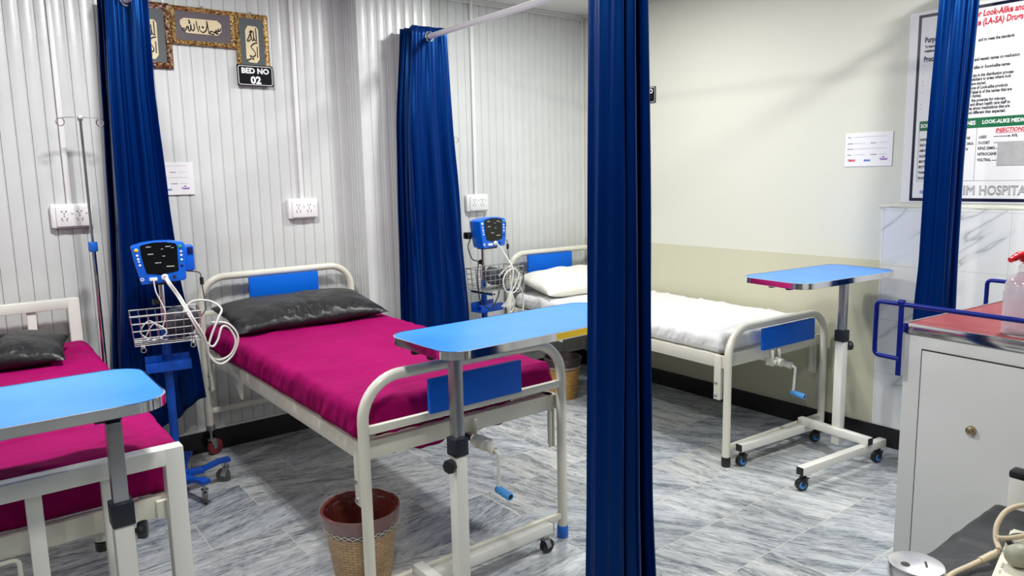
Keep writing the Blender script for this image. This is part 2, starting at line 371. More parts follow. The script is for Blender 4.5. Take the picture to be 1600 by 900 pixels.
def ribbon(mb, pts, wd, o, u, v, n, th=0.0006):
    P = smooth_path([V((p[0], p[1], 0)) for p in pts], 6); k = len(P); Lf, Rt = [], []
    for i in range(k):
        t = (P[min(i+1, k-1)]-P[max(i-1, 0)]); t = t.normalized() if t.length > 1e-9 else V((1, 0, 0)); nn = V((-t.y, t.x, 0))
        ww = wd*(0.82+0.18*math.cos(2*math.atan2(t.y, t.x)-0.9))*(0.6 if i in (0, k-1) else 1)
        Lf.append(P[i]+nn*ww/2); Rt.append(P[i]-nn*ww/2)
    o, u, v, n = V(o), V(u), V(v), V(n)
    W = lambda p: o+u*p.x+v*p.y+n*th
    for i in range(k-1):
        q = [mb.bm.verts.new(W(p)) for p in (Lf[i], Rt[i], Rt[i+1], Lf[i+1])]; mb.bm.faces.new(q)
def nz(p, s=1.0, o=0.0): return noise.noise(V(p)*s+V((o, o*1.7, -o)))

# ------------------------------------------------------------------ the room
XW, YW, ZC = 4.049, 4.29, 2.762
XL, YF = -2.6, -2.4
# floor
struct(MB().box(((XL+XW)/2, (YF+YW)/2, -0.05), (XW-XL+0.4, YW-YF+0.4, 0.1)).build('floor', 'floor_tile', smooth=False))
struct(MB().box(((XL+XW)/2, (YF+YW)/2, ZC+0.05), (XW-XL+0.4, YW-YF+0.4, 0.1)).build('ceiling', 'ceiling', smooth=False))
# ribbed plastic wall boards: a shallow bowed board 64.5 mm wide between narrow grooves
PITCH_R = 0.0645
def ribbed(mb, x0, x1, y, z0, z1, back, ph=0.0):
    xs = []; k0 = math.floor((x0-ph)/PITCH_R)-1
    prof = ((0.0, 0.008), (0.0016, 0.0006), (0.012, -0.0014), (0.030, -0.0022), (0.050, -0.0012), (0.0560, 0.0008), (0.0585, 0.0008), (0.0602, -0.0016), (0.0630, -0.0012), (0.0637, 0.0012))
    pts = []
    k = k0
    while ph+k*PITCH_R < x1+PITCH_R:
        for dx, dy in prof:
            x = ph+k*PITCH_R+dx
            if x0 < x < x1: pts.append((x, y+dy))
        k += 1
    pts = [(x0, y)]+pts+[(x1, y)]
    A = [mb.bm.verts.new((p[0], p[1], z0)) for p in pts]; B = [mb.bm.verts.new((p[0], p[1], z1)) for p in pts]
    for i in range(len(pts)-1): mb.bm.faces.new((A[i], A[i+1], B[i+1], B[i]))
    q = [mb.bm.verts.new(c) for c in ((x0, back, z0), (x1, back, z0), (x1, back, z1), (x0, back, z1))]
    mb.bm.faces.new(q)
mb = MB(); ribbed(mb, XL-0.1, XW+0.1, YW, 0.125, ZC, YW+0.12, 0.292)
struct(mb.build('wall_back', 'pvc', angle=25))
PX0, PX1, PY = 2.046, 2.56, 4.12       # boxed-out pier between the second and third bay
mb = MB(); ribbed(mb, PX0+0.008, PX1, PY, 0.125, ZC, PY+0.16, 2.05)
side = [(PX0, YW+0.02), (PX0-0.001, 4.262), (PX0+0.002, 4.258), (PX0, 4.252), (PX0-0.001, 4.222), (PX0+0.002, 4.218), (PX0, 4.212), (PX0-0.001, 4.182), (PX0+0.002, 4.178), (PX0, 4.172), (PX0-0.001, 4.146), (PX0, 4.135), (PX0-0.004, 4.128), (PX0-0.003, 4.117), (PX0+0.010, 4.116), (PX0+0.014, 4.121)]
A = [mb.bm.verts.new((*p, 0.125)) for p in side]; B = [mb.bm.verts.new((*p, ZC)) for p in side]
for i in range(len(side)-1): mb.bm.faces.new((A[i], A[i+1], B[i+1], B[i]))
A = [mb.bm.verts.new((PX1, y, z)) for y, z in ((PY, 0.125), (YW+0.02, 0.125), (YW+0.02, ZC), (PY, ZC))]; mb.bm.faces.new(A)
struct(mb.build('wall_pier', 'pvc', angle=25))
struct(MB().box((XW+0.1, (YF+YW)/2, ZC/2), (0.2, YW-YF+0.4, ZC)).build('wall_right', 'cream_paint', smooth=False))
struct(MB().box((XL-0.1, (YF+YW)/2, ZC/2), (0.2, YW-YF+0.4, ZC)).build('wall_left', 'unseen_wall', smooth=False))
struct(MB().box(((XL+XW)/2, YF-0.1, ZC/2), (XW-XL+0.4, 0.2, ZC)).build('wall_front', 'unseen_wall', smooth=False))
# marble dado on the right wall with its rough mortar lip
mb = MB().box((XW-0.005, (1.921+YF)/2, 0.115+(1.334-0.115)/2), (0.011, 1.921-YF, 1.334-0.115), bev=0.002)
struct(mb.build('trim_1', 'marble_tile', smooth=False))
def lip(a, b_):
    return V((XW-0.001-(0.008+0.004*nz((a*30, 0, 0)))*math.sin(PI*b_), 1.94-a*4.3, 1.332+0.014*(1-math.cos(PI*b_))/2*1.6+0.004*nz((a*40, 3, b_))))
struct(MB().grid(lip, 160, 5).build('trim_2', 'cream_paint'))
# black skirting boards
struct(MB().box((XW-0.006, (YF+YW)/2, 0.0565), (0.012, YW-YF, 0.113), bev=0.002).build('baseboard_right', 'black_skirting', smooth=False))
struct(MB().box(((XL+XW)/2, YW-0.006+0.011, 0.064), (XW-XL, 0.022, 0.128), bev=0.002).box(((PX0+PX1)/2, PY+0.08, 0.064), (PX1-PX0+0.004, 0.165, 0.128)).build('baseboard_back', 'black_skirting', smooth=False))
struct(MB().box(((XL+XW)/2, YW-0.006, 0.134), (XW-XL, 0.016, 0.014), bev=0.003).box(((PX0+PX1)/2, PY-0.004, 0.134), (PX1-PX0+0.01, 0.014, 0.014), bev=0.003).build('trim_3', 'pvc_trim', smooth=False))
# white cornice beads and the corner strip of the ribbed boards
struct(MB().box(((PX1+XW)/2, YW-0.008, ZC-0.012), (XW-PX1, 0.02, 0.024), bev=0.004).box(((PX1+XW)/2, YW-0.014, ZC-0.03), (XW-PX1, 0.01, 0.012), bev=0.003).build('trim_4', 'pvc_trim', smooth=False))
struct(MB().box((XW-0.012, YW-0.008, (ZC+0.13)/2), (0.016, 0.022, ZC-0.13), bev=0.004).build('trim_5', 'pvc_trim', smooth=False))
struct(MB().box((XW-0.008, (YF+YW)/2, ZC-0.008), (0.016, YW-YF, 0.016), bev=0.003).build('trim_6', 'pvc_trim', smooth=False))

# ------------------------------------------------------------------ beds
def arch(w_, h, z0, y, r, ov=0.0):
    return round_corner_path([(-w_/2, y, z0), (-w_/2-ov, y, h), (w_/2+ov, y, h), (w_/2, y, z0)], r, 10)
def caster(parent, p, rad, wm, hub=None, rz=0.0, wd=0.022, swivel=True):
    x, y, z = p; c, s = math.cos(rz), math.sin(rz); ax = V((-s, c, 0)); bk = V((c, s, 0))*rad*0.45
    cc = V((x, y, rad))+bk
    k = MB().tube([cc+ax*(-wd/2), cc+ax*(-wd/2+0.003), cc+ax*(wd/2-0.003), cc+ax*(wd/2)], [rad*0.88, rad, rad, rad*0.88], 20)
    wo = k.build('caster', wm, parent)
    if hub:
        MB().cyl(cc+ax*(-wd/2-0.003), cc+ax*(wd/2+0.003), rad*0.62).build('wheel_hub', hub, wo)
    f = MB().bar(cc+ax*(wd/2+0.004)+V((0, 0, -rad*0.1)), cc+ax*(wd/2+0.004)-bk*1.0+V((0, 0, rad*1.15)), 0.004, rad*0.7, up=bk, bev=0.001)
    f.bar(cc-ax*(wd/2+0.004)+V((0, 0, -rad*0.1)), cc-ax*(wd/2+0.004)-bk*1.0+V((0, 0, rad*1.15)), 0.004, rad*0.7, up=bk, bev=0.001)
    f.cyl(V((x, y, rad*2.05)), V((x, y, z)), 0.008); f.box((x, y, rad*2.1), (rad*0.9, wd+0.012, 0.005))
    f.build('fork', 'steel' if not hub else 'black_plastic', wo)
    return wo
def tube_bed(label, loc, rz, W, Ln, zf, zh, zcross, zr0, zr1, pan_f, pan_h, foot_mat, panel_mat, rear_z, crank, group, cross=True):
    t = thing('hospital_bed', label, 'bed', loc, rz, group)
    R = 0.0205
    MB().tube(arch(W, zf, 0.045, 0, 0.15), R, 14).build('footboard_frame', 'cream_enamel', t)
    MB().tube(arch(W, zh, rear_z, Ln, 0.14), R, 14).build('headboard_frame', 'cream_enamel', t)
    for s in (-1, 1):
        MB().lathe([(0, 0), (0.022, 0), (0.0245, 0.004), (0.0235, 0.05), (0.0215, 0.053), (0, 0.053)], (s*W/2, 0, 0)).build('foot_cap', foot_mat, t)
    # panels
    x0, x1, z0, z1 = pan_f
    MB().box(((x0+x1)/2, -0.012, (z0+z1)/2), (x1-x0, 0.022, z1-z0), bev=0.002).build('foot_panel', panel_mat, t, 'blue board in the foot end')
    x0, x1, z0, z1 = pan_h
    MB().box(((x0+x1)/2, Ln-0.03, (z0+z1)/2), (x1-x0, 0.02, z1-z0), bev=0.002).build('head_panel', panel_mat, t, 'blue board in the head end')
    if cross:
        MB().box((0, 0, zcross), (W-0.03, 0.022, 0.03), bev=0.003).build('crossbar', 'cream_enamel', t)
    MB().box((0, Ln, zh-0.20), (W-0.03, 0.02, 0.025), bev=0.003).build('crossbar', 'cream_enamel', t)
    MB().box((0, 0, 0.10), (W-0.03, 0.022, 0.028), bev=0.003).build('lower_bar', 'cream_enamel', t)
    MB().box((0, Ln, 0.26), (W-0.03, 0.022, 0.028), bev=0.003).build('lower_bar', 'cream_enamel', t)
    # mattress frame: two long angle rails, end bars, flat slats
    for s in (-1, 1):
        k = MB().box((s*(W/2-0.005), Ln/2, (zr0+zr1)/2), (0.006, Ln-0.05, zr1-zr0), bev=0.001).box((s*(W/2-0.025), Ln/2, zr1-0.003), (0.04, Ln-0.05, 0.006), bev=0.001)
        k.build('side_rail', 'cream_enamel', t)
    for y in (0.035, Ln-0.045):
        MB().box((0, y, (zr0+zr1)/2), (W-0.03, 0.006, zr1-zr0), bev=0.001).box((0, y+(0.02 if y < 1 else -0.02), zr1-0.003), (W-0.03, 0.04, 0.006)).build('end_bar', 'cream_enamel', t)
    k = MB()
    for i in range(9): k.box((0, 0.15+i*(Ln-0.3)/8, zr1-0.012), (W-0.06, 0.07, 0.004))
    k.build('bed_deck', 'cream_enamel', t)
    # bolted corner plates
    for s in (-1, 1):
        for y, sg in ((0.066, 1), (Ln-0.066, -1)):
            k = MB().box((s*(W/2-0.001), y, zr0-0.055), (0.006, 0.045, 0.24), bev=0.002).box((s*(W/2-0.014), y-sg*0.012, zr0-0.055), (0.024, 0.005, 0.24), bev=0.001)
            br_ = k.build('corner_plate', 'cream_enamel', t)
            for z in (zr0-0.155, zr0-0.085):
                MB().lathe([(0, 0), (0.009, 0), (0.009, 0.006), (0.005, 0.009), (0, 0.009)], (s*(W/2+0.002), y+sg*0.006, z), (s, 0, 0), 8).build('bolt', 'steel', br_)
    # stiffener gusset plates under the rails
    k = MB().prism([(0, 0), (0.16, 0), (0.05, -0.10), (0.02, -0.10)], (-W/2+0.012, Ln-0.62, zr0), (0, 1, 0), (0, 0, 1), (1, 0, 0), 0.005)
    k.build('hinge_plate', 'cream_enamel', t)
    MB().tube([(-W/2+0.06, Ln-0.55, zr0-0.05), (W/2-0.06, Ln-0.55, zr0-0.05)], 0.012).build('lift_rod', 'cream_enamel', t)
    # crank: bracket, joint, sleeve, bent arm, blue grip
    cx, cy_, cz, al = crank
    MB().box((cx-0.03, 0.03, cz+0.02), (0.006, 0.05, 0.09), bev=0.001).build('crank_bracket', 'cream_enamel', t)
    MB().box((cx+0.03, 0.03, cz+0.02), (0.006, 0.05, 0.09), bev=0.001).build('crank_bracket', 'cream_enamel', t)
    MB().tube([(cx-0.06, 0.75, cz+0.005), (cx, cy_+0.03, cz)], 0.012).build('crank_shaft', 'black_plastic' if cross else 'cream_enamel', t)
    d = V((0.02, -1, -0.07)).normalized()
    p0 = V((cx, cy_, cz)); p1 = p0+d*0.025; p2 = p1+d*0.078
    k = MB().lathe([(0, -0.03), (0.016, -0.03), (0.024, -0.012), (0.027, 0.0), (0.024, 0.016), (0.017, 0.024), (0, 0.024)], p0, d, 16)
    k.bar(p0+V((0.025, 0.012, 0.006)), p1+V((0.025, -0.008, 0.004)), 0.008, 0.022).bar(p0+V((-0.025, 0.012, 0.006)), p1+V((-0.025, -0.008, 0.004)), 0.008, 0.022)
    k.lathe([(0, -0.07), (0.008, -0.07), (0.008, 0.008), (0, 0.008)], p1+V((0.033, 0, 0.004)), (1, 0, 0), 8)
    k.build('universal_joint', 'cream_enamel', t)
    k = MB().lathe([(0, 0.0), (0.021, 0), (0.023, 0.005), (0.022, 0.022), (0.0165, 0.027), (0.0175, 0.060), (0.019, 0.076), (0.0175, 0.080), (0.010, 0.080), (0.010, 0.065), (0, 0.065)], p1, d, 18)
    k.build('crank_sleeve', 'cream_enamel', t)
    e0 = p2+d*0.026; q = e0+V((0.004, 0.014, -al))
    arm = MB().tube(round_corner_path([p2-d*0.02, e0, q+V((0, 0, -0.004))], 0.012, 6), 0.0072, 10).build('crank_arm', 'white_enamel', t)
    g = V((0.03, -1.0, -0.10)).normalized()
    MB().lathe([(0, -0.008), (0.013, -0.008), (0.015, -0.004), (0.015, 0.067), (0.013, 0.071), (0.010, 0.071), (0.010, 0.062), (0, 0.062)], q, g, 18).build('crank_grip', 'handle_blue', t, 'light blue plastic crank grip')
    MB().lathe([(0, 0.0), (0.0098, 0.0), (0.0098, 0.068), (0, 0.068)], q, g, 14).build('grip_core', 'black_plastic', arm)
    # rear legs end in small casters
    for s in (-1, 1):
        caster(t, (s*W/2, Ln, rear_z+0.02), 0.045, 'wheel_maroon', None, 0.8*s+1.2, 0.026)
        MB().lathe([(0, 0), (0.024, 0), (0.024, 0.03), (0, 0.03)], (s*W/2, Ln, rear_z-0.005)).build('caster_socket', 'steel', t)
    return t
BEDS = 'hospital beds along the ribbed wall'
tube_bed('cream tubular bed with blue boards and magenta sheet under a sign reading BED NO 02', (1.511, 2.228, 0), 0, 0.911, 1.99, 0.868, 1.022, 0.686, 0.567, 0.632,
         (-0.196, 0.227, 0.697, 0.826), (-0.19, 0.225, 0.86, 1.005), 'cap_blue', 'panel_blue', 0.155, (-0.006, -0.045, 0.555, 0.146), BEDS)
tube_bed('cream tubular bed with white sheet along the cream wall in the far corner', (3.567, 2.222, 0), math.radians(-2.6), 0.865, 1.98, 0.735, 0.978, 0.60, 0.525, 0.592,
         (-0.165, 0.30, 0.590, 0.708), (-0.28, 0.14, 0.80, 0.962), 'black_plastic', 'panel_blue', 0.14, (-0.005, 0.02, 0.500, 0.148), BEDS, cross=False)
# first bed: square section tube with upright bars
def square_bed():
    t = thing('hospital_bed', 'square tube bed with upright bars at its foot and magenta sheet at the left edge', 'bed', (0.0, 2.2, 0), 0, BEDS)
    W = 0.88; Ln = 1.97
    for y, zt, nm in ((0, 0.80, 'footboard_frame'), (Ln, 0.995, 'headboard_frame')):
        k = MB().box((-W/2, y, zt/2), (0.052, 0.05, zt), bev=0.004).box((W/2, y, zt/2), (0.052, 0.05, zt), bev=0.004)
        k.box((0, y, zt-0.025), (W-0.04, 0.05, 0.05), bev=0.004)
        k.build(nm, 'white_enamel', t)
        for x in (-0.255, -0.08, 0.095, 0.27) if y == 0 else (-0.30, -0.02, 0.26):
            MB().box((x, y, (zt-0.04+0.30)/2), (0.038, 0.028, zt-0.05-0.30), bev=0.003).build('upright_bar', 'white_enamel', t)
        MB().box((0, y, 0.29), (W-0.05, 0.04, 0.04), bev=0.003).build('lower_bar', 'white_enamel', t)
    for s in (-1, 1):
        MB().box((s*(W/2-0.03), Ln/2, 0.605), (0.04, Ln-0.04, 0.055), bev=0.003).build('side_rail', 'cream_enamel', t)
        MB().lathe([(0, 0), (0.03, 0), (0.033, 0.01), (0.03, 0.03), (0, 0.03)], (s*W/2, 0, 0), seg=4).build('foot_cap', 'black_plastic', t)
    MB().box((0, 0.055, 0.608), (W-0.05, 0.03, 0.062), bev=0.003).build('end_bar', 'cream_enamel', t)
    k = MB()
    for i in range(8): k.box((0, 0.2+i*0.22, 0.632), (W-0.06, 0.08, 0.004))
    k.build('bed_deck', 'cream_enamel', t)
    k = MB().tube(round_corner_path([(-0.13, 0.03, 0.42), (-0.13, 0.03, 0.572), (0.05, 0.03, 0.572), (0.05, 0.03, 0.42)], 0.015, 4), 0.006, 8)
    k.build('crank_bracket', 'cream_enamel', t)
    MB().lathe([(0.012, -0.02), (0.03, -0.02), (0.036, 0), (0.036, 0.02), (0.028, 0.03), (0.012, 0.03)], (-0.02, 0.02, 0.46), (0.2, -1, -0.1), 20).build('universal_joint', 'white_enamel', t)
    MB().tube([(0.275, 0.32, 0.60), (0.278, 0.31, 0.50), (0.275, 0.30, 0.44)], [0.010, 0.014, 0.021], 12).build('jack_rod', 'white_enamel', t)
    MB().lathe([(0, -0.03), (0.021, -0.03), (0.0225, 0.0), (0, 0.0)], (0.275, 0.30, 0.44), (0, 0, 1), 12).build('rod_tip', 'black_plastic', t)
square_bed()

# ------------------------------------------------------------------ mattresses in their sheets, pillows
def mattress(label, mt, c, size, rz, seed, group, wr=1.0, sag=0.0, res=(124, 250, 16)):
    sx, sy, sz = (x/2 for x in size)
    rg = random.Random(seed*31+5); cre = []
    for i in range(int(46*wr)):
        sd = -1 if rg.random() < 0.62 else 1
        x_ = sd*sx*rg.uniform(0.25, 1.0); y_ = sy*rg.uniform(-1, 1) if rg.random() < 0.5 else -sy*rg.uniform(0.1, 1.0)
        a_ = rg.uniform(-0.55, 0.35)*sd; cre.append((x_, y_, math.cos(a_), math.sin(a_), rg.uniform(0.05, 0.22), rg.uniform(0.006, 0.013), rg.uniform(0.0025, 0.0065)*rg.choice((1, 1, -0.7)), rg.uniform(-1.2, 1.2)))
    def crease(x, y):
        h = 0.0
        for cx, cy, ca, sa, ln, wd_, am, cv in cre:
            u_ = (x-cx)*ca+(y-cy)*sa
            if abs(u_) < ln*1.6:
                v_ = -(x-cx)*sa+(y-cy)*ca-cv*u_*u_
                if abs(v_) < wd_*3: h += am*math.exp(-(v_/wd_)**2)*max(0.0, 1-(u_/(ln*1.6))**2)**1.5
        return h
    def disp(p, n):
        q = p.copy()
        top = max(0, n.z); sidew = max(0, 1-abs(n.z))
        edge = max(0.0, 1-min(sx-abs(p.x), sy-abs(p.y))/0.22)
        h = 0.004*nz((p.x*3+p.y, p.y*2.5, seed), 1.6)+0.0042*noise.ridged_multi_fractal(V((p.x*2.2+p.y*2.6, p.y*1.2-p.x*1.0, seed)), 1.0, 2.1, 4, 0.9, 2.0)
        h += edge*0.006*nz((p.x*14+p.y*4, p.y*16, seed), 1.0)
        h += crease(p.x, p.y)*1.3
        q.z += wr*h*top
        # side folds run down and slightly slanted
        along = p.y if abs(n.x) > abs(n.y) else p.x
        f = nz((along*15+p.z*9, p.z*3, seed+5), 1.0)*0.011+nz((along*36+p.z*14, p.z*6, seed+8), 1.0)*0.0075+(noise.ridged_multi_fractal(V((along*11+p.z*8, p.z*4, seed)), 1.0, 2.0, 3, 0.9, 2.0)-1)*0.005
        low = max(0.0, min(1.0, (sz-p.z)/(2*sz)))
        q += n*sidew*wr*(f*(0.4+low)+0.006*low)
        if low > 0.75: q.z += (nz((along*9, seed, 1), 1.0)*0.012+sag*nz((along*2.5, seed, 4), 1.0))*wr*(low-0.75)*4*sidew
        return q
    k = MB().soft_box(size, 0.035, res, disp)
    o = k.build('mattress', mt, angle=70); o.location = c; o.rotation_euler = (0, 0, rz)
    return tag(o, label, 'mattress', group)
MAT = 'mattresses in their sheets'
m2 = mattress('thin mattress under creased magenta sheet, blue boards at its head and foot', 'magenta_cloth', (1.508, 3.213, 0.7005), (0.92, 1.87, 0.128), 0, 2, MAT, 1.15, 0.012)
def tail(a, b_):
    x = 1.14+a*0.62; w_ = math.sin(PI*a)**0.7
    return V((x, 2.30+0.012*math.sin(a*40)+0.01*b_, 0.64-b_*(0.07+0.035*w_+0.008*math.sin(a*23))))
MB().grid(tail, 60, 8).build('sheet_tail', 'magenta_cloth', m2, world=True, solid=0.003)
mattress('thick mattress under magenta sheet behind the foot of upright square bars', 'magenta_cloth', (0.015, 3.205, 0.706), (0.93, 1.87, 0.15), 0, 9, MAT, 1.25, 0.0)
mattress('mattress under smooth white sheet beside the cream wall', 'white_cloth', (3.567+0.038, 3.215, 0.643), (0.825, 1.87, 0.10), math.radians(-2.6), 17, MAT, 1.0, 0.01)
def pillow(label, mt, c, size, rot, seed, group, wr=1.0, pinch=0.06, dent=None):
    hx, hy, hz = (x/2 for x in size); nu, nv = 70, 46
    k = MB(); vm = {}
    def pt(u, v, side):
        pu, pv = abs(u), abs(v)
        t = max(0.0, (1-pu**3.2))**0.55*max(0.0, (1-pv**2.8))**0.55
        x = hx*u*(1-pinch*(1-pv**2)); y = hy*v*(1-pinch*1.6*(1-pu**2))
        e = max(0, 1-t*1.4)
        r_ = noise.ridged_multi_fractal(V((x*5, y*9, seed)), 1.0, 2.2, 4, 0.9, 2.0)
        z = side*hz*t*(1.0 if side > 0 else 0.75)
        z += wr*t*(0.006*nz((x*9, y*11, seed), 1.0)-0.006*(r_-1.0)*min(1, 0.25+e*1.5))*(1 if side > 0 else 0.3)
        if dent and side > 0:
            for dx, dy, rad, dep in dent: z -= dep*math.exp(-((x-dx+0.5*(y-dy)*math.sin(dx*40))/rad)**2-((y-dy)/(2.6*rad))**2)*min(1, t*1.6)
        z += 0.012*nz((x*6, y*6, seed+3), 1.0)*e*wr
        return V((x, y, z))
    for side in (1, -1):
        def vv(i, j):
            u, v = -1+2*i/nu, -1+2*j/nv
            edge_ = i in (0, nu) or j in (0, nv); key = (i, j) if edge_ else (i, j, side)
            if key not in vm: vm[key] = k.bm.verts.new(pt(u, v, 1 if edge_ else side))
            return vm[key]
        for i in range(nu):
            for j in range(nv): k.bm.faces.new((vv(i, j), vv(i+1, j), vv(i+1, j+1), vv(i, j+1)))
    o = k.build('pillow', mt, angle=75); o.location = c; o.rotation_euler = rot
    return tag(o, label, 'pillow', group)
PIL = 'pillows at the bed heads'
pillow('long black vinyl pillow below the blue head board on magenta sheet', 'black_vinyl', (1.505, 3.885, 0.835), (0.86, 0.44, 0.155), (math.radians(10), 0, math.radians(1)), 4, PIL, 1.5, 0.05,
       dent=[(-0.07, -0.15, 0.020, 0.020), (0.0, -0.14, 0.026, 0.026), (-0.14, -0.16, 0.016, 0.014), (-0.20, -0.16, 0.014, 0.010), (0.07, -0.15, 0.015, 0.012), (0.17, -0.16, 0.014, 0.009), (0.25, -0.15, 0.012, 0.007), (-0.28, -0.15, 0.012, 0.008)])
pillow('black vinyl pillow with a centre crease at the left edge on magenta sheet', 'black_vinyl', (0.015, 3.80, 0.838), (0.70, 0.38, 0.155), (math.radians(6), 0, math.radians(-10)), 12, PIL, 1.4, 0.05,
       dent=[(0.10, 0.03, 0.020, 0.035), (0.09, -0.09, 0.020, 0.035), (0.11, 0.14, 0.020, 0.025), (0.0, -0.14, 0.016, 0.012), (0.2, -0.13, 0.016, 0.012)])
pillow('ivory cloth pillow at the head of the white bed', 'ivory_cloth', (3.60, 3.93, 0.768), (0.74, 0.44, 0.19), (math.radians(10), 0, math.radians(-5)), 21, PIL, 1.9, 0.05,
       dent=[(-0.12, -0.14, 0.025, 0.022), (-0.02, -0.13, 0.02, 0.018), (0.08, -0.14, 0.018, 0.014), (-0.22, -0.15, 0.015, 0.012)])

# ------------------------------------------------------------------ overbed tables
def overbed_table(label, loc, rz, sgn, top, zt, pole_z, base, knob_dir, tape, group, casters='grey'):
    """loc is the foot of the mast; the top reaches away from the mast along sgn*x"""
    t = thing('overbed_table', label, 'table', loc, rz, group)
    x0, x1, y0, y1 = top; r = 0.085; th = 0.026
    def rr(d, n=7):
        pts = []
        for cx, cy, a in ((x1-r, y1-r, 0), (x0+r, y1-r, 90), (x0+r, y0+r, 180), (x1-r, y0+r, 270)):
            for i in range(n+1):
                q = math.radians(a+90*i/n); pts.append((cx+(r+d)*math.cos(q), cy+(r+d)*math.sin(q)))
        return pts
    MB().prism(rr(-0.002), (0, 0, zt-th), (1, 0, 0), (0, 1, 0), (0, 0, 1), th).build('tabletop', 'laminate_blue', t, 'blue laminate top')
    k = MB(); P = rr(0.0012); Q = rr(-0.003); n = len(P)
    loops = [[k.bm.verts.new((p[0], p[1], z)) for p in pp] for pp, z in ((Q, zt-th-0.003), (P, zt-th-0.001), (P, zt+0.0005), (Q, zt+0.001))]
    for a, b_ in zip(loops, loops[1:]):
        for i in range(n): k.bm.faces.new((a[i], a[(i+1) % n], b_[(i+1) % n], b_[i]))
    k.build('edge_band', 'chrome', t, 'chromed edge band', angle=50)
    if tape:
        MB().box((tape[0], y0-0.0015, zt-th/2), (tape[1], 0.002, th-0.004)).build('edge_strip', 'strip_yellow', t, 'yellow strip on the front edge')  # plain yellow strip along part of the front edge
    MB().box((0, 0, (pole_z-0.05+zt-th-0.02)/2), (0.036, 0.036, zt-th-0.02-pole_z+0.05), bev=0.002).build('inner_mast', 'steel', t, 'bare grey steel upper mast')
    MB().box((0, 0, (pole_z+base[4])/2), (0.046, 0.046, pole_z-base[4]), bev=0.003).build('outer_mast', 'white_enamel', t)
    MB().box((0, 0, pole_z+0.01), (0.054, 0.054, 0.062), bev=0.003).build('collar', 'dark_navy_plastic', t)
    k = MB().cyl((0, 0, 0), (0, 0, 0.014), 0.006)
    k.lathe([(0, 0.010), (0.02, 0.010), (0.024, 0.015), (0.026, 0.028), (0.023, 0.034), (0, 0.036)], (0, 0, 0), (0, 0, 1), 8)
    kb = k.build('clamp_knob', 'black_plastic', t); kd = V(knob_dir).normalized()
    kb.matrix_local = Matrix.Translation(V((0, 0, pole_z-0.047))+kd*0.022) @ kd.to_track_quat('Z', 'Y').to_matrix().to_4x4()
    # carriers under the top
    xe = x1 if abs(x1) > abs(x0) else x0
    ym = (y0+y1)/2
    for yy in (ym-0.05, ym+0.05):
        MB().box((xe*0.40, yy, zt-th-0.012), (abs(xe)*0.95, 0.022, 0.022), bev=0.002).build('carrier_bar', 'black_plastic', t)
    MB().box((sgn*0.010, ym/2+0.012, zt-th-0.010), (0.062, abs(ym)+0.04, 0.018), bev=0.002).build('mast_head', 'dark_navy_plastic', t)
    # base: cross piece along y carried on two runners along x
    ya, yb, xa, xb, zb, xc = base[0], base[1], base[2], base[3], base[4], base[5]
    MB().box((xc, (ya+yb)/2, 0.145), (0.042, abs(yb-ya)+0.05, 0.04), bev=0.003).build('cross_piece', 'white_enamel', t)
    for yy in (ya-0.024*(1 if ya > yb else -1), yb+0.024*(1 if ya > yb else -1)):
        MB().box((xc, ya+0.026*(1 if ya > yb else -1) if abs(yy-ya) < 0.1 else yb-0.026*(1 if ya > yb else -1), 0.145), (0.038, 0.004, 0.036)).build('end_plug', 'black_plastic', t)
    for y_ in (ya, yb):
        MB().box(((xa+xb)/2, y_, 0.105), (abs(xb-xa), 0.04, 0.04), bev=0.003).build('runner', 'white_enamel', t)
        for x_ in (xa, xb):
            MB().box((x_+(0.001 if x_ == max(xa, xb) else -0.001), y_, 0.105), (0.004, 0.037, 0.037)).build('end_plug', 'black_plastic', t)
            xx = x_+(-0.035 if x_ == max(xa, xb) else 0.035)
            caster(t, (xx, y_, 0.095), 0.03, 'black_plastic', 'hub_blue' if casters == 'blue' else None, random.uniform(-0.5, 0.1)+(PI if casters == 'blue' else 0.4), 0.028)
    return t
TAB = 'overbed tables on castors'
overbed_table('blue overbed table standing across the foot of the bed with magenta sheet and crank', (1.277, 1.975, 0), math.radians(1), 1, (-0.085, 0.885, -0.095, 0.315), 1.0, 0.645, (0.185, -0.24, -0.20, 0.575, 0.07, -0.052), (-1, -0.35, 0), (0.455, 0.17), TAB, 'grey')
overbed_table('blue overbed table by the foot of the white bed against the cream wall', (3.712, 1.945, 0), math.radians(-5.5), -1, (-0.575, 0.215, -0.175, 0.215), 1.018, 0.66, (0.195, -0.175, -0.555, 0.135, 0.07, -0.022), (1, -0.5, 0), None, TAB, 'blue')
overbed_table('blue overbed table over the square tube bed at the left edge', (0.273, 2.03, 0), math.radians(0), -1, (-0.72, 0.135, -0.045, 0.385), 1.0, 0.70, (0.09, -0.27, -0.50, 0.10, 0.07, -0.052), (1, -0.3, 0), None, TAB, 'grey')

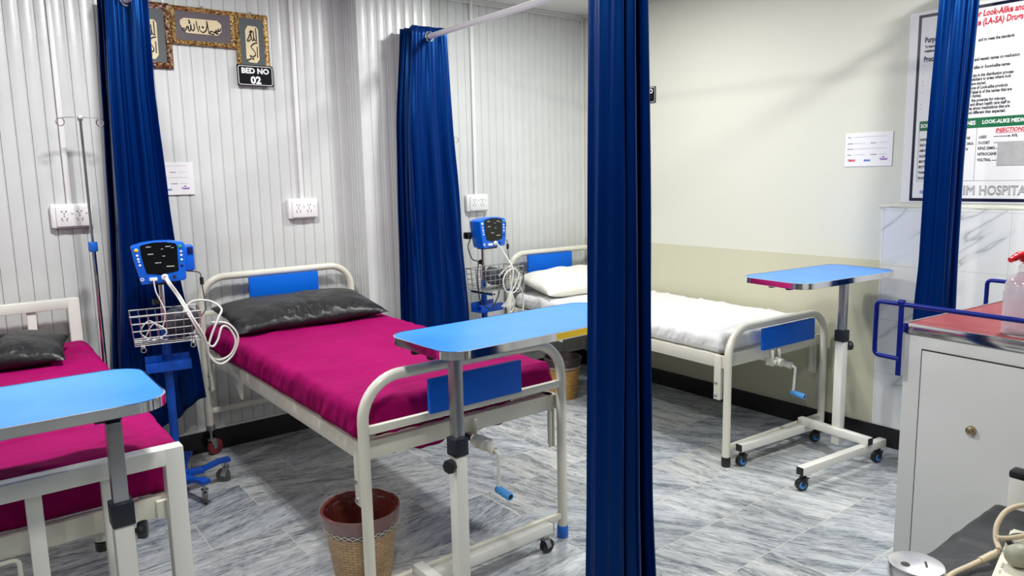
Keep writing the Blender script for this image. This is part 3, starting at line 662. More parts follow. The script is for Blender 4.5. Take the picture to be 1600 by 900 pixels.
# ------------------------------------------------------------------ curtain rods and curtains
ROD = 'curtain rods'
tag(MB().tube([(0.768, YW-0.004, 2.418), (0.768, -0.5, 2.418)], 0.0165, 16).build('curtain_rod', 'aluminium'), 'white metal rod through the ring of the leftmost blue curtain', 'curtain rod', ROD)
tag(MB().tube([(2.42, PY-0.004, 2.398), (2.42, 1.5, 2.398)], 0.0165, 16).build('curtain_rod', 'aluminium'), 'white metal rod running out from the ribbed wall to the ceiling corner', 'curtain rod', ROD)
tag(MB().tube([(-1.0, 1.5, 2.4235), (XW-0.004, 1.5, 2.4235)], 0.0165, 16).build('curtain_rod', 'aluminium'), 'white metal rod across the bay above the two near blue curtains', 'curtain rod', ROD)
def interp(levels, z):
    for a, b_ in zip(levels, levels[1:]):
        if a[0] >= z >= b_[0]:
            t = (a[0]-z)/(a[0]-b_[0]); t = t*t*(3-2*t)*0.5+t*0.5
            return [p+(q-p)*t for p, q in zip(a[1:], b_[1:])]
    return levels[0][1:] if z > levels[0][0] else levels[-1][1:]
def curtain(label, axis, levels, nf, seed, zhem, group, ring_z=None, ripple=0.01, kr=9, first=0.0):
    """levels: (z, along0, along1, across0, across1); folds zigzag across the rod while they advance along it"""
    t = thing('curtain', label, 'curtain', (0, 0, 0), 0, group)
    ns, nz_ = nf*44+1, 46; ztop = levels[0][0]
    def P(a, b_):
        # a along cloth, b_ from top (0) to hem (1)
        ph = a*nf
        mid = interp(levels, ztop-b_*(ztop-0.3)); c0, c1 = mid[2], mid[3]
        tri = math.asin(0.985*math.cos(PI*ph))/(PI/2)          # 1 .. -1 .. 1
        zh = zhem(0.5+tri*0.5) if callable(zhem) else zhem
        z = ztop+(zh-ztop)*b_
        a0, a1, c0, c1 = interp(levels, z)
        fold = math.floor(ph)
        j = 1-0.35*abs(noise.noise(V((fold*3.1, seed, z*0.5)))) if 0 < fold < nf-1 else 1
        cc = (c0+c1)/2+tri*j*(c1-c0)/2
        aa = a0+(a1-a0)*(ph/nf)
        rp = ripple*(0.25+0.75*min(1, b_*2.5))*(math.sin(kr*tri+seed+1.2*nz((seed, z*0.9, fold), 1.0)+fold)+0.5*math.sin(2.3*kr*tri+seed*2+0.8*z))
        aa += rp+0.004*nz((cc*8, z*1.5, seed), 1.0)
        return V((aa, cc, z)) if axis == 'X' else V((cc, aa, z))
    MB().grid(P, ns, nz_).build('curtain_cloth', 'curtain_satin', t, angle=180, solid=0.0022)
    # eyelets on each pass of the cloth
    if ring_z:
        for i in range(nf):
            a0, a1, c0, c1 = interp(levels, ring_z)
            aa = a0+(a1-a0)*((i+0.5)/nf); cm = (c0+c1)/2
            ctr = V((aa, cm, ring_z)) if axis == 'X' else V((cm, aa, ring_z)); n = V((1, 0, 0)) if axis == 'X' else V((0, 1, 0))
            u, v = frame_of(n)
            k = MB().tube([ctr+0.027*(math.cos(q)*u+math.sin(q)*v) for q in [2*PI*j/28 for j in range(28)]], 0.0062, 8, closed=True)
            k.build('eyelet', 'chrome' if i == 0 else 'aluminium', t, 'silver metal eyelet')
    return t
CUR = 'blue satin bed curtains'
curtain('blue satin curtain gathered at the wall behind the left patient monitor', 'Y', [(2.475, 3.93, 4.17, 0.668, 0.868), (2.0, 3.93, 4.19, 0.650, 0.862), (1.5, 3.93, 4.2, 0.632, 0.882), (1.1, 3.93, 4.2, 0.615, 0.905), (0.6, 3.95, 4.2, 0.57, 0.985), (0.2, 3.95, 4.2, 0.55, 1.02)], 5, 3,
        lambda s: 0.18+0.26*s, CUR, 2.418, 0.020, 8)
curtain('blue satin curtain gathered at the pier between second and third bed', 'Y', [(2.455, 3.90, 4.06, 2.285, 2.555), (1.85, 3.90, 4.07, 2.235, 2.575), (1.25, 3.89, 4.07, 2.215, 2.615), (0.65, 3.88, 4.07, 2.20, 2.665), (0.2, 3.88, 4.07, 2.19, 2.69)], 7, 11,
        0.22, CUR, 2.398, 0.019, 9)
curtain('tall blue satin curtain gathered in the middle, nearest the camera', 'X', [(2.475, 1.485, 1.605, 1.435, 1.555), (1.25, 1.476, 1.632, 1.435, 1.563), (0.6, 1.472, 1.650, 1.435, 1.566), (0.02, 1.462, 1.680, 1.43, 1.57)], 5, 23,
        0.035, CUR, 2.4235, 0.009, 4)
curtain('blue satin curtain hanging in front of the printed poster', 'X', [(2.475, 3.695, 3.885, 1.448, 1.552), (1.58, 3.655, 3.825, 1.448, 1.556), (1.12, 3.652, 3.83, 1.448, 1.557), (0.85, 3.64, 3.835, 1.445, 1.565), (0.3, 3.63, 3.84, 1.44, 1.575)], 5, 31,
        0.32, CUR, 2.4235, 0.007, 5)

# ------------------------------------------------------------------ things on the ribbed wall
Wu, Wv, Wn = V((1, 0, 0)), V((0, 0, 1)), V((0, -1, 0))
YB = YW-0.005
def chamfer_rect(x0, x1, z0, z1, c): return [(x0+c, z0), (x1-c, z0), (x1, z0+c), (x1, z1-c), (x1-c, z1), (x0+c, z1), (x0, z1-c), (x0, z0+c)]
def ring_frame(x0, x1, z0, z1, w_, y, d):
    k = MB()
    pr_ = [(0, 0), (0, -d*0.75), (w_*0.3, -d), (w_*0.75, -d*0.7), (w_, -d*0.5), (w_, 0)]
    cs = ((x0, z0, 1, 1), (x1, z0, -1, 1), (x1, z1, -1, -1), (x0, z1, 1, -1))
    rings = [[k.bm.verts.new((cx+sx*a, y+dd, cz+sz*a)) for a, dd in pr_] for cx, cz, sx, sz in cs]
    for i in range(4):
        A, B = rings[i], rings[(i+1) % 4]
        for j in range(len(pr_)-1): k.bm.faces.new((A[j], A[j+1], B[j+1], B[j]))
    return k
MID = dict(plaque=[(1.1038, 2.4293), (1.2751, 2.4309), (1.2978, 2.4131), (1.2964, 2.3731), (1.2744, 2.3513), (1.1129, 2.3517), (1.0963, 2.3666), (1.081, 2.396), (1.0836, 2.4168)],
  dot=[(1.1981, 2.3882)],
  s=[[(1.2926, 2.394), (1.2894, 2.3793), (1.2827, 2.3755), (1.2803, 2.3869), (1.2773, 2.375), (1.2707, 2.3722), (1.2682, 2.3815), (1.2653, 2.3717), (1.2598, 2.369), (1.2698, 2.3604), (1.2764, 2.3632), (1.2595, 2.3658), (1.2414, 2.3715), (1.234, 2.3644), (1.2419, 2.3567), (1.2577, 2.3561)],
  [(1.2214, 2.42), (1.2248, 2.3951), (1.2271, 2.3701), (1.2284, 2.3596), (1.2379, 2.3595)],
  [(1.2208, 2.4252), (1.2209, 2.3989), (1.2149, 2.3757), (1.2013, 2.3623), (1.186, 2.366), (1.1788, 2.38), (1.1809, 2.3948)],
  [(1.1652, 2.4182), (1.1674, 2.3935), (1.171, 2.374), (1.1741, 2.3607)],
  [(1.1527, 2.4034), (1.1542, 2.3827), (1.1501, 2.3698), (1.1421, 2.3659), (1.1377, 2.3759), (1.1368, 2.3966), (1.1339, 2.3724), (1.128, 2.3625), (1.1234, 2.3693), (1.1234, 2.389)],
  [(1.1219, 2.3691), (1.1165, 2.3852), (1.1091, 2.3679), (1.0994, 2.3617), (1.0922, 2.3724), (1.1044, 2.3726)],
  [(1.1232, 2.4185), (1.1311, 2.4157), (1.1281, 2.4029), (1.1347, 2.4088)]])
RGT = dict(plaque=[(1.4353, 2.4229), (1.4818, 2.4211), (1.4932, 2.4059), (1.4908, 2.2406), (1.4744, 2.2195), (1.4322, 2.2219), (1.4166, 2.2394), (1.4196, 2.3986)],
  dot=[(1.4545, 2.2423)],
  s=[[(1.4785, 2.4143), (1.4795, 2.3881), (1.4798, 2.3608), (1.4806, 2.34)],
  [(1.4642, 2.3965), (1.4654, 2.3649), (1.4719, 2.3447), (1.4766, 2.3474)],
  [(1.45, 2.4016), (1.4506, 2.3635), (1.4571, 2.3434), (1.4643, 2.3495), (1.4646, 2.3703)],
  [(1.4508, 2.3494), (1.446, 2.3767), (1.4369, 2.359), (1.4277, 2.3396), (1.4365, 2.3383), (1.4462, 2.349)],
  [(1.4425, 2.3911), (1.4455, 2.3859), (1.4506, 2.394), (1.4546, 2.3879), (1.4576, 2.398)],
  [(1.4859, 2.3339), (1.4649, 2.3266), (1.4493, 2.3132), (1.4477, 2.3054), (1.4601, 2.2905), (1.4702, 2.2721), (1.4659, 2.2597), (1.4519, 2.2542), (1.4387, 2.2586), (1.4435, 2.2469), (1.4361, 2.2376), (1.4246, 2.2345), (1.424, 2.241)],
  [(1.4809, 2.3115), (1.4812, 2.284), (1.48, 2.2497)]])
def wall_frame(label, x0, x1, z0, z1, fw_, fm, mm, art, dx, dz):
    t = thing('framed_calligraphy', label, 'picture', ((x0+x1)/2, YB, z0), 0, 'framed calligraphy panels')
    k = ring_frame(x0, x1, z0, z1, fw_, YB, 0.022); k.box(((x0+x1)/2, YB-0.002, (z0+z1)/2), (x1-x0-0.004, 0.004, z1-z0-0.004))
    k.build('picture_frame', fm, t, world=True, smooth=False)
    MB().box(((x0+x1)/2, YB-0.008, (z0+z1)/2), (x1-x0-2*fw_+0.004, 0.004, z1-z0-2*fw_+0.004)).build('picture_mount', mm, t, world=True, smooth=False)
    yy = YB-0.0105
    pl = MB().prism([(p[0]+dx, p[1]+dz) for p in art['plaque']][::-1], (0, yy, 0), Wu, Wv, Wn, 0.003).build('plaque', 'plaque_cream', t, world=True, smooth=False)
    k = MB()
    for st_ in art['s']: ribbon(k, [(p[0]+dx, p[1]+dz) for p in st_], 0.0078, (0, yy-0.0033, 0), Wu, Wv, Wn)
    for p in art['dot']:
        k.lathe([(0, 0.0006), (0.0065, 0.0006)], (p[0]+dx, yy-0.0033, p[1]+dz), (0, -1, 0), 8)
    k.build('calligraphy', 'calligraphy_ink', t, world=True, smooth=False)
    MB().tube([V(((x0+x1)/2, YB-0.004, z1))+V((0.007*math.cos(q), 0, 0.007*math.sin(q)+0.004)) for q in [2*PI*i/12 for i in range(12)]], 0.0016, 6, closed=True).build('hanging_loop', 'brass', t, world=True)
wall_frame('upright framed calligraphy with dark mosaic frame, half behind the leftmost curtain', 0.852, 1.033, 2.158, 2.493, 0.031, 'bronze_mosaic', 'mat_slate', RGT, -0.529, -0.018)
wall_frame('wide framed calligraphy in gilt frame, middle of the three frames', 1.035, 1.371, 2.290, 2.489, 0.024, 'gilt_frame', 'mat_mauve', MID, 0, 0)
wall_frame('upright framed calligraphy in gilt frame just above the sign reading BED NO 02', 1.373, 1.557, 2.165, 2.488, 0.024, 'gilt_frame', 'mat_slate', RGT, 0.008, 0)
def bed_sign(label, c, u, n, wd, ht, l1, l2, group):
    c, u, n = V(c), V(u), V(n); v = V((0, 0, 1))
    t = thing('bed_number_sign', label, 'sign', c-v*ht/2, 0, group)
    def rrect(w_, h, r):
        return [(sx*(w_/2-r)+r*math.cos(math.radians(a+i*15)), sy*(h/2-r)+r*math.sin(math.radians(a+i*15))) for sx, sy, a in ((1, 1, 0), (-1, 1, 90), (-1, -1, 180), (1, -1, 270)) for i in range(7)]
    MB().prism(rrect(wd, ht, 0.004), c, u, v, n, 0.006).build('sign_plate', 'sign_black', t, world=True, smooth=False)
    P, Q = rrect(wd-0.010, ht-0.010, 0.012), rrect(wd-0.016, ht-0.016, 0.010); k = MB(); N_ = len(P)
    A = [k.bm.verts.new(c+u*p[0]+v*p[1]+n*0.0064) for p in P]; B = [k.bm.verts.new(c+u*p[0]+v*p[1]+n*0.0064) for p in Q]
    for i in range(N_): k.bm.faces.new((A[i], A[(i+1) % N_], B[(i+1) % N_], B[i]))
    k.build('sign_border', 'ink_white', t, world=True, smooth=False)
    text_mesh('sign_lettering', [(l1, -0.079, 0.012, 0.030, 0.158), (l2, -0.029, -0.044, 0.041, 0.060)], 'ink_white', t, c+n*0.0066, u, v, n, bold=0.055)
bed_sign('black sign reading BED NO 02 below the gilt frames', (1.464, YB-0.022, 2.147), (1, 0, 0), (0, -1, 0), 0.204, 0.115, 'BED NO', '02', 'bed number signs')
bed_sign('black sign ending in NO peeking out beside the middle curtain', (XW, 3.645, 2.098), (0, -1, 0), (-1, 0, 0), 0.204, 0.112, 'BED NO', '03', 'bed number signs')
def info_card(label, c, u, n, wd, ht, group):
    c, u, n = V(c), V(u), V(n); v = V((0, 0, 1))
    t = thing('patient_card', label, 'card', c-v*ht/2, 0, group)
    MB().prism([(-wd/2, -ht/2), (wd/2, -ht/2), (wd/2, ht/2), (-wd/2, ht/2)], c, u, v, n, 0.004).build('card_board', 'card_white', t, world=True, smooth=False)
    o = c+n*0.0045
    k = MB()
    for a, b_, z in ((-0.08, 0.10, 0.068), (-0.08, -0.02, 0.034), (0.055, 0.10, 0.034), (-0.08, 0.10, 0.004), (-0.08, -0.02, -0.028), (0.06, 0.10, -0.028)):
        k.prism([(a, z), (b_, z), (b_, z+0.0012), (a, z+0.0012)], o, u, v, n, 0.0002)
    k.build('ruled_lines', 'ink_grey', t, world=True, smooth=False)
    text_mesh('card_lettering', [('Name', -0.115, 0.066, 0.0052), ('Father Name', -0.115, 0.032, 0.0052, 0.03), ('Date of Adm', -0.115, 0.002, 0.0052, 0.03), ('Age/Sex', -0.115, -0.030, 0.0052, 0.022), ('Case No', 0.012, 0.032, 0.0052, 0.03), ('Consultant', 0.012, -0.030, 0.0052, 0.036)], 'ink_black', t, o, u, v, n, bold=0.05)
    text_mesh('red_logo', [('TRIFAN', -0.112, -0.064, 0.012, 0.042)], 'ink_red', t, o, u, v, n, bold=0.08)
    text_mesh('blue_logo', [('SEARLE', -0.022, -0.064, 0.0095, 0.038)], 'ink_blue', t, o, u, v, n, bold=0.1, shear=0.3)
    k = text_mesh('purple_logo', [('Tecnovi', 0.066, -0.058, 0.0095, 0.040), ('lab', 0.079, -0.046, 0.007, 0.012)], 'ink_purple', t, o, u, v, n, bold=0.1)
info_card('white patient card on the ribbed wall partly behind the leftmost curtain', (0.957, YB-0.003, 1.575), (1, 0, 0), (0, -1, 0), 0.265, 0.176, 'patient cards')
info_card('white patient card with small logos on the cream wall', (XW, 2.019, 1.652), (0, -1, 0), (-1, 0, 0), 0.262, 0.183, 'patient cards')
def socket(label, x, z, group):
    t = thing('power_socket', label, 'socket', (x, YB, z-0.06), 0, group)
    MB().box((x, YB-0.016, z), (0.188, 0.032, 0.122), bev=0.012).build('back_box', 'white_plastic', t, world=True)
    MB().box((x+0.004, YB-0.036, z-0.003), (0.150, 0.010, 0.098), bev=0.003).build('face_plate', 'white_plastic', t, world=True)
    k = MB(); y = YB-0.0413
    for cx in (-0.036, 0.032):
        for a, b_ in ((-0.009, 0.027), (0.009, 0.027), (0, 0.016), (0, 0.004), (-0.012, -0.008), (0.012, -0.008), (-0.0095, -0.017), (0.0095, -0.017)):
            k.box((x+cx+a, y, z+b_-0.004), (0.0062 if b_ > 0.02 else 0.0048, 0.0012, 0.0052))
    k.build('pin_holes', 'grey_hole', t, world=True, smooth=False)
    for cx in (0.0, 0.064): MB().box((x+cx, YB-0.042, z+0.018), (0.011, 0.006, 0.016), bev=0.002).build('switch', 'white_plastic', t, world=True)
SO = 'twin power sockets on the ribbed wall'
CO = 'white cable conduits above the sockets'
for x, z, xc, a, b_ in ((0.487, 1.398, 0.482, 'white twin power socket behind the drip stand at the far left', 'white cable conduit down to the far left socket'),
                    (1.700, 1.382, 1.702, 'white twin power socket above the right end of the black vinyl pillow', 'white cable conduit right of the sign reading BED NO 02'),
                    (2.988, 1.366, 2.985, 'white twin power socket above the right patient monitor', 'white cable conduit down to the socket right of the pier curtain')):
    socket(a, x, z, SO)
    k = MB().box((xc, YB-0.009, (z+0.055+ZC-0.004)/2), (0.024, 0.018, ZC-0.004-z-0.055), bev=0.003)
    tag(k.build('cable_conduit', 'white_plastic'), b_, 'conduit', CO)

# ------------------------------------------------------------------ drip stands
def drip_stand(label, x, y, zt, group):
    t = thing('drip_stand', label, 'drip stand', (x, y, 0), 0, group)
    MB().cyl((0, 0, 1.20), (0, 0, zt), 0.0065, seg=12).build('upper_pole', 'chrome', t)
    MB().cyl((0, 0, 0.06), (0, 0, 1.25), 0.0105, seg=14).build('lower_pole', 'chrome', t)
    MB().lathe([(0, 0), (0.018, 0), (0.021, 0.006), (0.021, 0.042), (0.018, 0.048), (0, 0.048)], (0, 0, 1.225), seg=8).build('height_collar', 'cap_blue', t, 'blue plastic height collar')
    MB().box((0, 0, zt), (0.022, 0.018, 0.024), bev=0.003).build('hook_boss', 'steel', t)
    for s in (-1, 1):
        pts = [(0, 0, zt+0.004), (s*0.05, 0, zt+0.004), (s*0.082, 0, zt-0.001)]
        pts += [(s*(0.084-0.017*math.sin(q)), 0, zt-0.019+0.018*math.cos(q)) for q in [-0.3-i*0.45 for i in range(13)]]
        MB().tube(smooth_path(pts, 3), 0.0028, 8).build('hook', 'chrome', t)
    for i in range(4):
        a = PI/4+i*PI/2
        MB().tube([(0, 0, 0.075), (0.06*math.cos(a), 0.06*math.sin(a), 0.07), (0.10*math.cos(a), 0.10*math.sin(a), 0.05)], 0.009, 8).build('base_leg', 'steel', t)
        MB().lathe([(0, 0), (0.012, 0), (0.014, 0.045), (0, 0.045)], (0.10*math.cos(a), 0.10*math.sin(a), 0), seg=12).build('foot_cap', 'black_plastic', t)
DS = 'drip stands beside the beds'
drip_stand('chrome drip stand with two curled hooks and blue collar at far left', 0.540, 4.07, 1.868, DS)
drip_stand('chrome drip stand hidden by the pier curtain except one curled hook', 2.652, 4.13, 1.815, DS)

# ------------------------------------------------------------------ patient monitors on rolling stands
def monitor_stand(label, loc, rz, legs, group, variant):
    t = thing('patient_monitor_stand', label, 'monitor', loc, rz, group)
    # star base with five castors
    hub = MB().lathe([(0, 0.075), (0.05, 0.075), (0.055, 0.085), (0.05, 0.115), (0.026, 0.13), (0, 0.13)], (0, 0, 0)).build('base_hub', 'stand_blue', t)
    for a in legs:
        c, s = math.cos(a), math.sin(a)
        def pt(r_, z): return (r_*c, r_*s, z)
        k = MB().bar(pt(0.03, 0.095), pt(0.12, 0.093), 0.045, 0.026).bar(pt(0.11, 0.094), pt(0.20, 0.118), 0.036, 0.022).bar(pt(0.19, 0.118), pt(0.255, 0.118), 0.044, 0.020)
        k.build('base_leg', 'stand_blue', t)
        caster(t, pt(0.232, 0.11), 0.036, 'wheel_grey', None, a+2.6, 0.018)
    MB().cyl((0, 0, 0.12), (0, 0, 0.86), 0.0205, seg=18).build('lower_pole', 'stand_blue', t)
    MB().cyl((0, 0, 0.85), (0, 0, 1.07), 0.0125, seg=16).build('upper_pole', 'chrome', t)
    k = MB().lathe([(0, 0.02), (0.014, 0.02), (0.018, 0.03), (0.016, 0.045), (0, 0.046)], (0, 0, 0.985), (-1, -0.4, 0), 7).cyl((0, 0, 0.985), (-0.022, -0.01, 0.985), 0.006)
    k.build('clamp_knob', 'black_plastic', t)
    # folded metal tray bracket on the pole
    k = MB().box((0, -0.03, 0.655), (0.20, 0.10, 0.005), bev=0.001).box((0, -0.08, 0.675), (0.20, 0.005, 0.045), bev=0.001).box((0, 0.018, 0.685), (0.20, 0.005, 0.06), bev=0.001).box((0, -0.065, 0.698), (0.20, 0.03, 0.004))
    k.build('tray_bracket', 'stand_blue', t)
    # wire basket
    bx, by, z0, z1 = (0.138 if not variant else 0.158), 0.085, 0.815, 0.955; oy = -0.115; kk = MB(); rw = 0.0021
    for i, z in enumerate((z0, z0+0.035, z0+0.07, z0+0.105, z1)):
        g = 0.012*(z-z0)/(z1-z0); kk.tube([(-bx-g, oy-by-g, z), (bx+g, oy-by-g, z), (bx+g, oy+by+g, z), (-bx-g, oy+by+g, z)], rw*(1.6 if z == z1 else 1), 6, closed=True)
    for i in range(9):
        x = -bx+2*bx*i/8; kk.tube([(x*1.07, oy-by-0.012, z1), (x, oy-by, z0), (x, oy+by, z0), (x*1.07, oy+by+0.012, z1)], rw, 6)
    for i in range(5):
        y = -by+2*by*i/4; kk.tube([(-bx-0.012, oy+y*1.1, z1), (-bx, oy+y, z0), (bx, oy+y, z0), (bx+0.012, oy+y*1.1, z1)], rw, 6)
    kk.build('wire_basket', 'wire_steel', t)
    for s in (-1, 1):
        MB().lathe([(0.009, -0.06), (0.0125, -0.06), (0.0125, 0.16), (0.009, 0.16)], (s*0.105, oy-0.045, z0-0.018), (0, 1, 0), 14).build('basket_support', 'chrome', t)
    MB().box((0, oy+0.02, z0-0.008), (0.22, 0.05, 0.006)).build('support_plate', 'black_plastic', t)
    # the monitor itself: blue case, curved dark screen, keys, side printer, ports
    zc, fy = 1.187, -0.105
    def body(u_, v_, d):   # outline of the front
        return (u_, v_)
    prof = [(-0.088, -0.098), (-0.085, -0.104), (0.10, -0.096), (0.108, -0.088), (0.112, 0.075), (0.106, 0.086), (0.05, 0.096), (-0.01, 0.098), (-0.07, 0.092), (-0.112, 0.080), (-0.118, 0.072), (-0.108, 0.0)]
    k = MB()
    def ring(sc, y): return [k.bm.verts.new((p[0]*sc, y, zc+p[1]*sc)) for p in prof]
    rs = [ring(0.90, fy-0.005), ring(0.985, fy-0.002), ring(1.0, fy+0.006), ring(1.0, fy+0.055), ring(0.96, fy+0.10), ring(0.86, fy+0.115)]
    for A, B in zip(rs, rs[1:]):
        for i in range(len(prof)): k.bm.faces.new((A[i], A[(i+1) % len(prof)], B[(i+1) % len(prof)], B[i]))
    k.bm.faces.new(rs[0]); k.bm.faces.new(rs[-1][::-1])
    case = k.build('monitor_case', 'monitor_blue', t, angle=35)
    sc = [(-0.060, -0.052), (0.0, -0.062), (0.062, -0.050), (0.076, -0.046), (0.078, 0.066), (0.072, 0.082), (0.03, 0.091), (-0.02, 0.092), (-0.066, 0.084), (-0.080, 0.078), (-0.078, 0.04), (-0.068, -0.02)]
    MB().prism(sc, (0, fy-0.0045, zc), (1, 0, 0), (0, 0, 1), (0, -1, 0), 0.003).build('screen', 'screen', t, 'black display with small white legends', smooth=False)
    text_mesh('screen_legend', [('SYSTOLIC', -0.055, 0.070, 0.004, 0.022), ('MAP/CUFF', 0.028, 0.068, 0.004, 0.022), ('DIASTOLIC', -0.050, 0.036, 0.004, 0.024), ('PULSE', 0.010, 0.024, 0.0035, 0.013), ('SpO2', 0.008, 0.058, 0.0035, 0.009), ('SpO2 %', -0.022, -0.006, 0.004, 0.026), ('TEMPERATURE', 0.025, -0.026, 0.004, 0.034), ('alarm', 0.052, 0.062, 0.003, 0.012)], 'ink_white', t, (0, fy-0.0078, zc), (1, 0, 0), (0, 0, 1), (0, -1, 0), world=False, bold=0.05)
    for x, z, mm, w_ in ((-0.096, 0.058, 'button_yellow', 0.018), (-0.094, 0.034, 'button_white', 0.012), (-0.091, 0.017, 'button_white', 0.012), (-0.089, 0.005, 'button_white', 0.010), (-0.086, -0.012, 'button_white', 0.012),
                         (0.091, 0.066, 'button_green', 0.018), (0.093, 0.042, 'button_white', 0.012), (0.093, 0.024, 'button_white', 0.012), (0.093, 0.003, 'button_white', 0.012), (0.092, -0.023, 'monitor_dark_blue', 0.015)):
        if variant and x < 0 and mm == 'button_yellow': mm = 'button_white'
        MB().lathe([(0, 0.0055), (w_*0.35, 0.0045), (w_*0.5, 0.002), (w_*0.5, 0)], (x, fy-0.0042, zc+z), (0, -1, 0), 16).build('key', mm, t)
    k = MB()
    for x in (-0.082,): k.lathe([(0.004, 0.001), (0.0085, 0.001), (0.0085, 0)], (x, fy-0.005, zc-0.078), (0, -1, 0), 18)
    k.build('maker_mark', 'button_white', t)
    MB().box((0.124, fy+0.075, zc+0.004), (0.06, 0.085, 0.125), bev=0.012).build('printer_module', 'monitor_blue', t)
    MB().box((0.135, fy+0.031, zc+0.042), (0.026, 0.006, 0.034), bev=0.002).build('paper_window', 'monitor_dark_blue', t)
    MB().box((-0.035, fy-0.010, zc-0.080), (0.034, 0.014, 0.015), bev=0.002).build('sensor_plug', 'white_plastic', t)
    MB().lathe([(0.006, 0.012), (0.013, 0.010), (0.016, 0.0), (0, 0)], (0.014, fy-0.005, zc-0.074), (0, -1, 0), 20).build('hose_port', 'white_plastic', t)
    MB().box((0.056, fy-0.006, zc-0.074), (0.014, 0.006, 0.014), bev=0.001).build('probe_port', 'grey_hole', t)
    MB().box((0, fy+0.06, zc-0.103), (0.12, 0.07, 0.02), bev=0.003).build('mount_plate', 'black_plastic', t)
    # cables
    k0 = V((0.014, fy-0.016, zc-0.075))
    if not variant:
        hose = [k0, k0+V((0.012, -0.02, -0.03)), (0.06, fy-0.045, 1.02), (0.10, fy-0.115, 0.93), (0.145, fy-0.115, 0.83), (0.185, fy-0.10, 0.775), (0.215, fy-0.09, 0.80), (0.24, fy-0.08, 0.86), (0.275, fy-0.06, 0.845), (0.300, fy-0.06, 0.78), (0.27, fy-0.06, 0.715), (0.21, fy-0.07, 0.70), (0.17, fy-0.08, 0.745), (0.19, fy-0.07, 0.82), (0.23, fy-0.05, 0.90), (0.25, fy-0.02, 0.94), (0.20, fy, 0.98), (0.12, fy-0.01, 0.985), (0.07, fy-0.03, 0.93)]
        MB().tube(smooth_path(hose, 7), 0.0052, 8).build('pressure_hose', 'cable_white', t)
        MB().tube(smooth_path([p if isinstance(p, tuple) else p for p in [k0+V((0.008, 0, 0)), k0+V((0.022, -0.022, -0.03)), (0.070, fy-0.05, 1.02), (0.110, fy-0.12, 0.93), (0.155, fy-0.12, 0.83), (0.17, fy-0.09, 0.735), (0.22, fy-0.08, 0.68), (0.285, fy-0.06, 0.715), (0.312, fy-0.06, 0.80), (0.27, fy-0.06, 0.87), (0.20, fy-0.04, 0.88)]], 7), 0.0050, 8).build('pressure_hose', 'cable_white', t)
        MB().tube(smooth_path([(-0.035, fy-0.016, zc-0.082), (-0.03, fy-0.03, 1.05), (-0.012, fy-0.04, 1.0), (0.0, fy-0.05, 0.95), (-0.02, fy-0.04, 0.88), (-0.07, fy-0.05, 0.92), (-0.11, fy-0.05, 0.87), (-0.06, fy-0.06, 0.83), (0.0, fy-0.06, 0.86), (-0.05, fy-0.03, 0.90), (-0.09, fy-0.02, 0.84)], 7), 0.003, 7).build('sensor_cable', 'cable_white', t)
    else:
        hose = [k0, k0+V((0.015, -0.025, -0.03)), (0.045, fy-0.06, 1.04), (0.05, fy-0.13, 0.95), (0.035, fy-0.13, 0.84), (0.02, fy-0.12, 0.76), (0.00, fy-0.12, 0.70), (0.03, fy-0.12, 0.66), (0.06, fy-0.12, 0.70), (0.04, fy-0.12, 0.78), (0.08, fy-0.12, 0.84), (0.11, fy-0.12, 0.90), (0.07, fy-0.12, 0.945), (0.0, fy-0.125, 0.93), (-0.03, fy-0.12, 0.87), (0.0, fy-0.12, 0.80), (0.07, fy-0.12, 0.79), (0.13, fy-0.11, 0.84), (0.13, fy-0.1, 0.92), (0.06, fy-0.08, 0.955), (-0.01, fy-0.06, 0.90)]
        MB().tube(smooth_path(hose, 7), 0.0046, 8).build('pressure_hose', 'cable_white', t)
        k = MB()
        for i in range(6):
            a = -0.9+0.3*i; k.tube(smooth_path([(0.04, fy-0.125, 0.80), (0.03+0.05*math.sin(a), fy-0.13, 0.755-0.02*math.cos(a)), (0.01+0.085*math.sin(a), fy-0.13, 0.74-0.045*abs(math.cos(a))), (0.03+0.04*math.sin(a+0.4), fy-0.128, 0.735), (0.042, fy-0.125, 0.79)], 5), 0.0022, 6)
        k.build('sensor_cable', 'cable_white', t)
        MB().tube(smooth_path([(-0.10, fy+0.10, 1.16), (-0.15, fy+0.08, 1.10), (-0.145, fy+0.05, 1.02), (-0.12, fy+0.02, 1.0), (-0.17, fy-0.03, 0.94), (-0.185, fy-0.05, 0.86), (-0.17, fy-0.05, 0.76), (-0.10, fy-0.03, 0.70), (-0.03, fy, 0.68), (0.03, fy, 0.75), (0.05, fy, 0.82)], 6), 0.004, 8).build('power_cord', 'cable_black', t)
        MB().box((-0.125, fy+0.11, zc-0.02), (0.04, 0.05, 0.045), bev=0.008).build('power_plug', 'black_plastic', t)
        MB().tube(smooth_path([(0.15, fy-0.05, 0.95), (0.20, fy-0.06, 0.93), (0.215, fy-0.06, 0.86), (0.19, fy-0.05, 0.80), (0.15, fy-0.03, 0.82)], 6), 0.0042, 8).build('power_cord', 'cable_black', t)
        MB().tube(smooth_path([(0.16, fy-0.05, 0.84), (0.20, fy-0.06, 0.77), (0.21, fy-0.06, 0.70), (0.20, fy-0.06, 0.62)], 6), 0.005, 8).build('pressure_hose', 'cable_white', t)
    x_ = 0.115
    MB().tube(smooth_path([(x_, fy+0.06, zc-0.06), (x_+0.05, fy+0.05, zc-0.068), (x_+0.062, fy+0.05, zc-0.09), (x_+0.064, fy+0.05, zc-0.14), (x_+0.07, fy+0.04, zc-0.22), (x_+0.06, fy, 0.93), (0.12, fy, 0.87)], 6), 0.0026, 7).build('power_cord', 'cable_black', t)
    MB().cyl((x_+0.063, fy+0.05, zc-0.095), (x_+0.064, fy+0.05, zc-0.13), 0.009, seg=12).build('ferrite_core', 'black_plastic', t)
    return t
